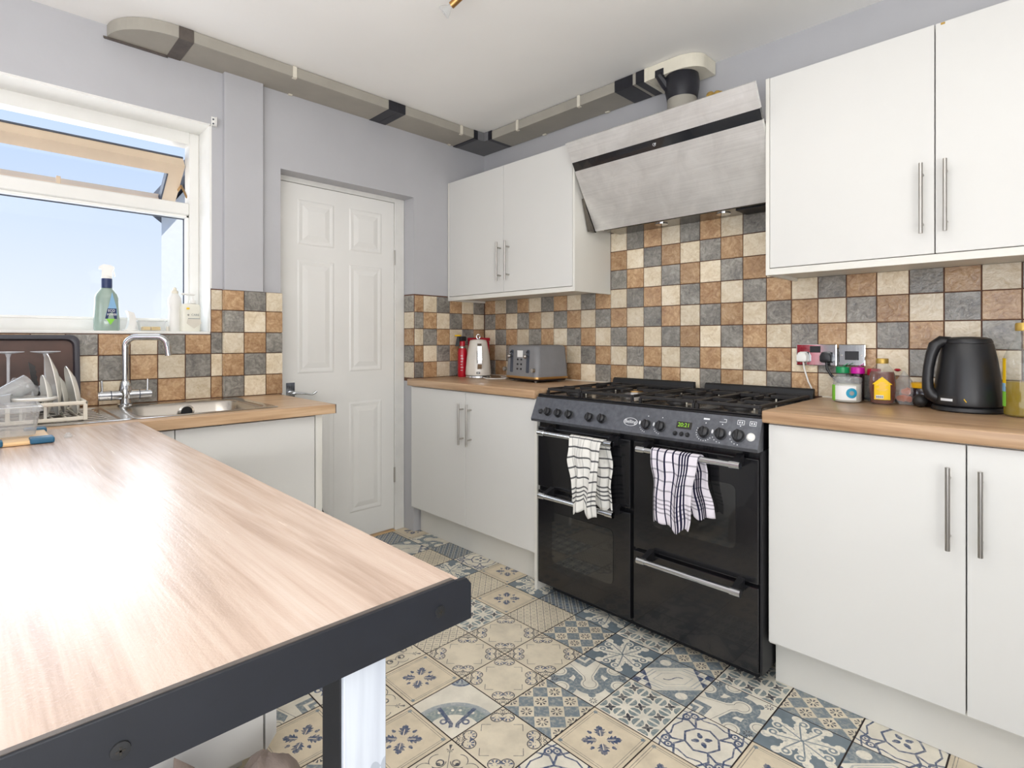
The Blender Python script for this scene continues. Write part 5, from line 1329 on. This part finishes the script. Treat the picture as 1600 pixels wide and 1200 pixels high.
cn = thing('clear_box', 'clear plastic food box leaning in the rack behind the white dish', 'box', (.33, -2.36, .93))
b = B(); b.box(-.05, .05, -.038, .038, -.02, .02, .006, 2); b.xf(Matrix.Translation((.33, -2.33, .985)) @ Matrix.Rotation(-.5, 4, 'X') @ Matrix.Rotation(.15, 4, 'Y')); b.build('box', 'clear', cn, smooth=True)
kn = thing('serrated_knife', 'dark serrated blade standing up in the dish rack', 'knife', (.27, -2.34, .9))
b = B(); P_ = [(0, 0), (.018, 0)] + [(.016 + (.003 if i % 2 else 0), .02 + i * .008) for i in range(16)] + [(.002, .155)]
b.prism([(-2.29 + u + v * -.16, .897 + v * 1.15) for u, v in P_], 0, .268, .270); b.build('blade', 'iron', kn)
ty_ = thing('baking_tray', 'dark baking tray with rounded corners propped against the window tiles', 'tray', (.06, -2.3, .886))
b = B(); tilt = Matrix.Translation((.05, -2.3, .8855)) @ Matrix.Rotation(math.radians(-7), 4, 'Y')
def tr_(k, x, r=.03): return [(x, py, pz) for py, pz, _ in rrect(-.33 + k, .152 - k, 0 + k, .283 - k, r, 0, 5)]
b.loft([tr_(0, .02), tr_(.008, .021), tr_(.016, .019, .026), tr_(.02, .0, .024)], False, False); b.xf(tilt); b.build('rim', 'tray', ty_, smooth=True, ang=50)
b = B(); b.loft([tr_(.02, 0, .024), tr_(.02, -.001, .024)]); b.xf(tilt); b.build('base', 'trayrust', ty_)

# plastic box and chopping board on the table end
ch = thing('chopping_board', 'wooden board with blue corner grips under the plastic box', 'board', (.88, -2.42, .8825))
B().box(.66, .905, -2.6, -2.3, .8828, .893, .004, 2).build('board', 'board', ch)
for y0, y1 in ((-2.345, -2.296), (-2.47, -2.395)):
    B().box(.862, .909, y0, y1, .8835, .8985, .004, 2).build('grip', 'blue', ch)
B().box(.66, .7, -2.345, -2.296, .8835, .8985, .004, 2).build('grip', 'blue', ch)
pb_ = thing('plastic_box', 'cloudy clear plastic food box with lid on the chopping board', 'box', (.78, -2.45, .9))
M3 = Matrix.Translation((.775, -2.445, .8995))
b = B(); b.loft([[(px, py, z) for px, py, _ in rrect(-.075 - k, .075 + k, -.115 - k, .115 + k, .018, 0, 4)] for z, k in ((0, 0), (.003, .001), (.062, .009), (.064, .014))], True, False); b.xf(M3); b.build('box', 'clear', pb_, smooth=True)
b = B(); b.loft([[(px, py, z) for px, py, _ in rrect(-.075 - k, .075 + k, -.115 - k, .115 + k, .02, 0, 4)] for z, k in ((.062, .016), (.073, .016), (.076, .012), (.076, .004))]); b.xf(M3); b.build('lid', 'clear', pb_, smooth=True)
for i in range(3):
    b = B(); b.box(.093, .0955, -.1, .1, .012 + i * .016, .0145 + i * .016); b.xf(M3); b.bm.clear()
tag(B().lathe([(.009, 0), (.01, .004), (.006, .011), (.003, .013)], .835, -2.262, .8825, 12).build('bottle_stopper', 'clear', None, smooth=True), 'tiny clear stopper on the table by the blue grip', 'stopper')
# dark fleece cushion between the sink cabinet and the door
fu = thing('fleece_cushion', 'dark brown fleece cushion propped between the sink cabinet and white door', 'cushion', (.3, -1.35, 0))
b = B(); rnd = random.Random(9)
def fur(u, v):
    a = (u - .5) * PI; z = .005 + .62 * v; w = math.sqrt(max(0, 1 - (2 * v - .86) ** 2 / 1.3)) if v < 1 else 0
    prof = math.sin(min(1, (1 - v) * 1.05) * PI / 2) ** .7
    x = .28 + .2 * math.sin(a) * (.4 + .6 * prof); y = -1.412 + (.175 * prof * math.cos(a) * (1 + .03 * math.sin(v * 40 + u * 9)))
    return (x, y, z)
b.grid(fur, 22, 24); b.build('cover', 'fur', fu, smooth=True, ang=180)
# things the photo only shows as red reflections
rb = thing('shopping_bag', 'red shopping bag on the table, seen only reflected in the chrome socket', 'bag', (.95, -2.8, .8825))
B().loft([[(.72, -2.92, .8827), (1.2, -2.92, .8827), (1.2, -2.7, .8827), (.72, -2.7, .8827)], [(.7, -2.94, 1.05), (1.22, -2.94, 1.05), (1.22, -2.69, 1.05), (.7, -2.69, 1.05)], [(.73, -2.86, 1.25), (1.19, -2.86, 1.25), (1.19, -2.76, 1.25), (.73, -2.76, 1.25)]]).build('bag_body', 'redbox', rb)
for y in (-2.85, -2.77): B().tube([(.86, y, 1.249), (.88, y, 1.33), (.96, y, 1.36), (1.04, y, 1.33), (1.06, y, 1.249)], .006, 8).build('handle', 'redbox', rb, smooth=True)
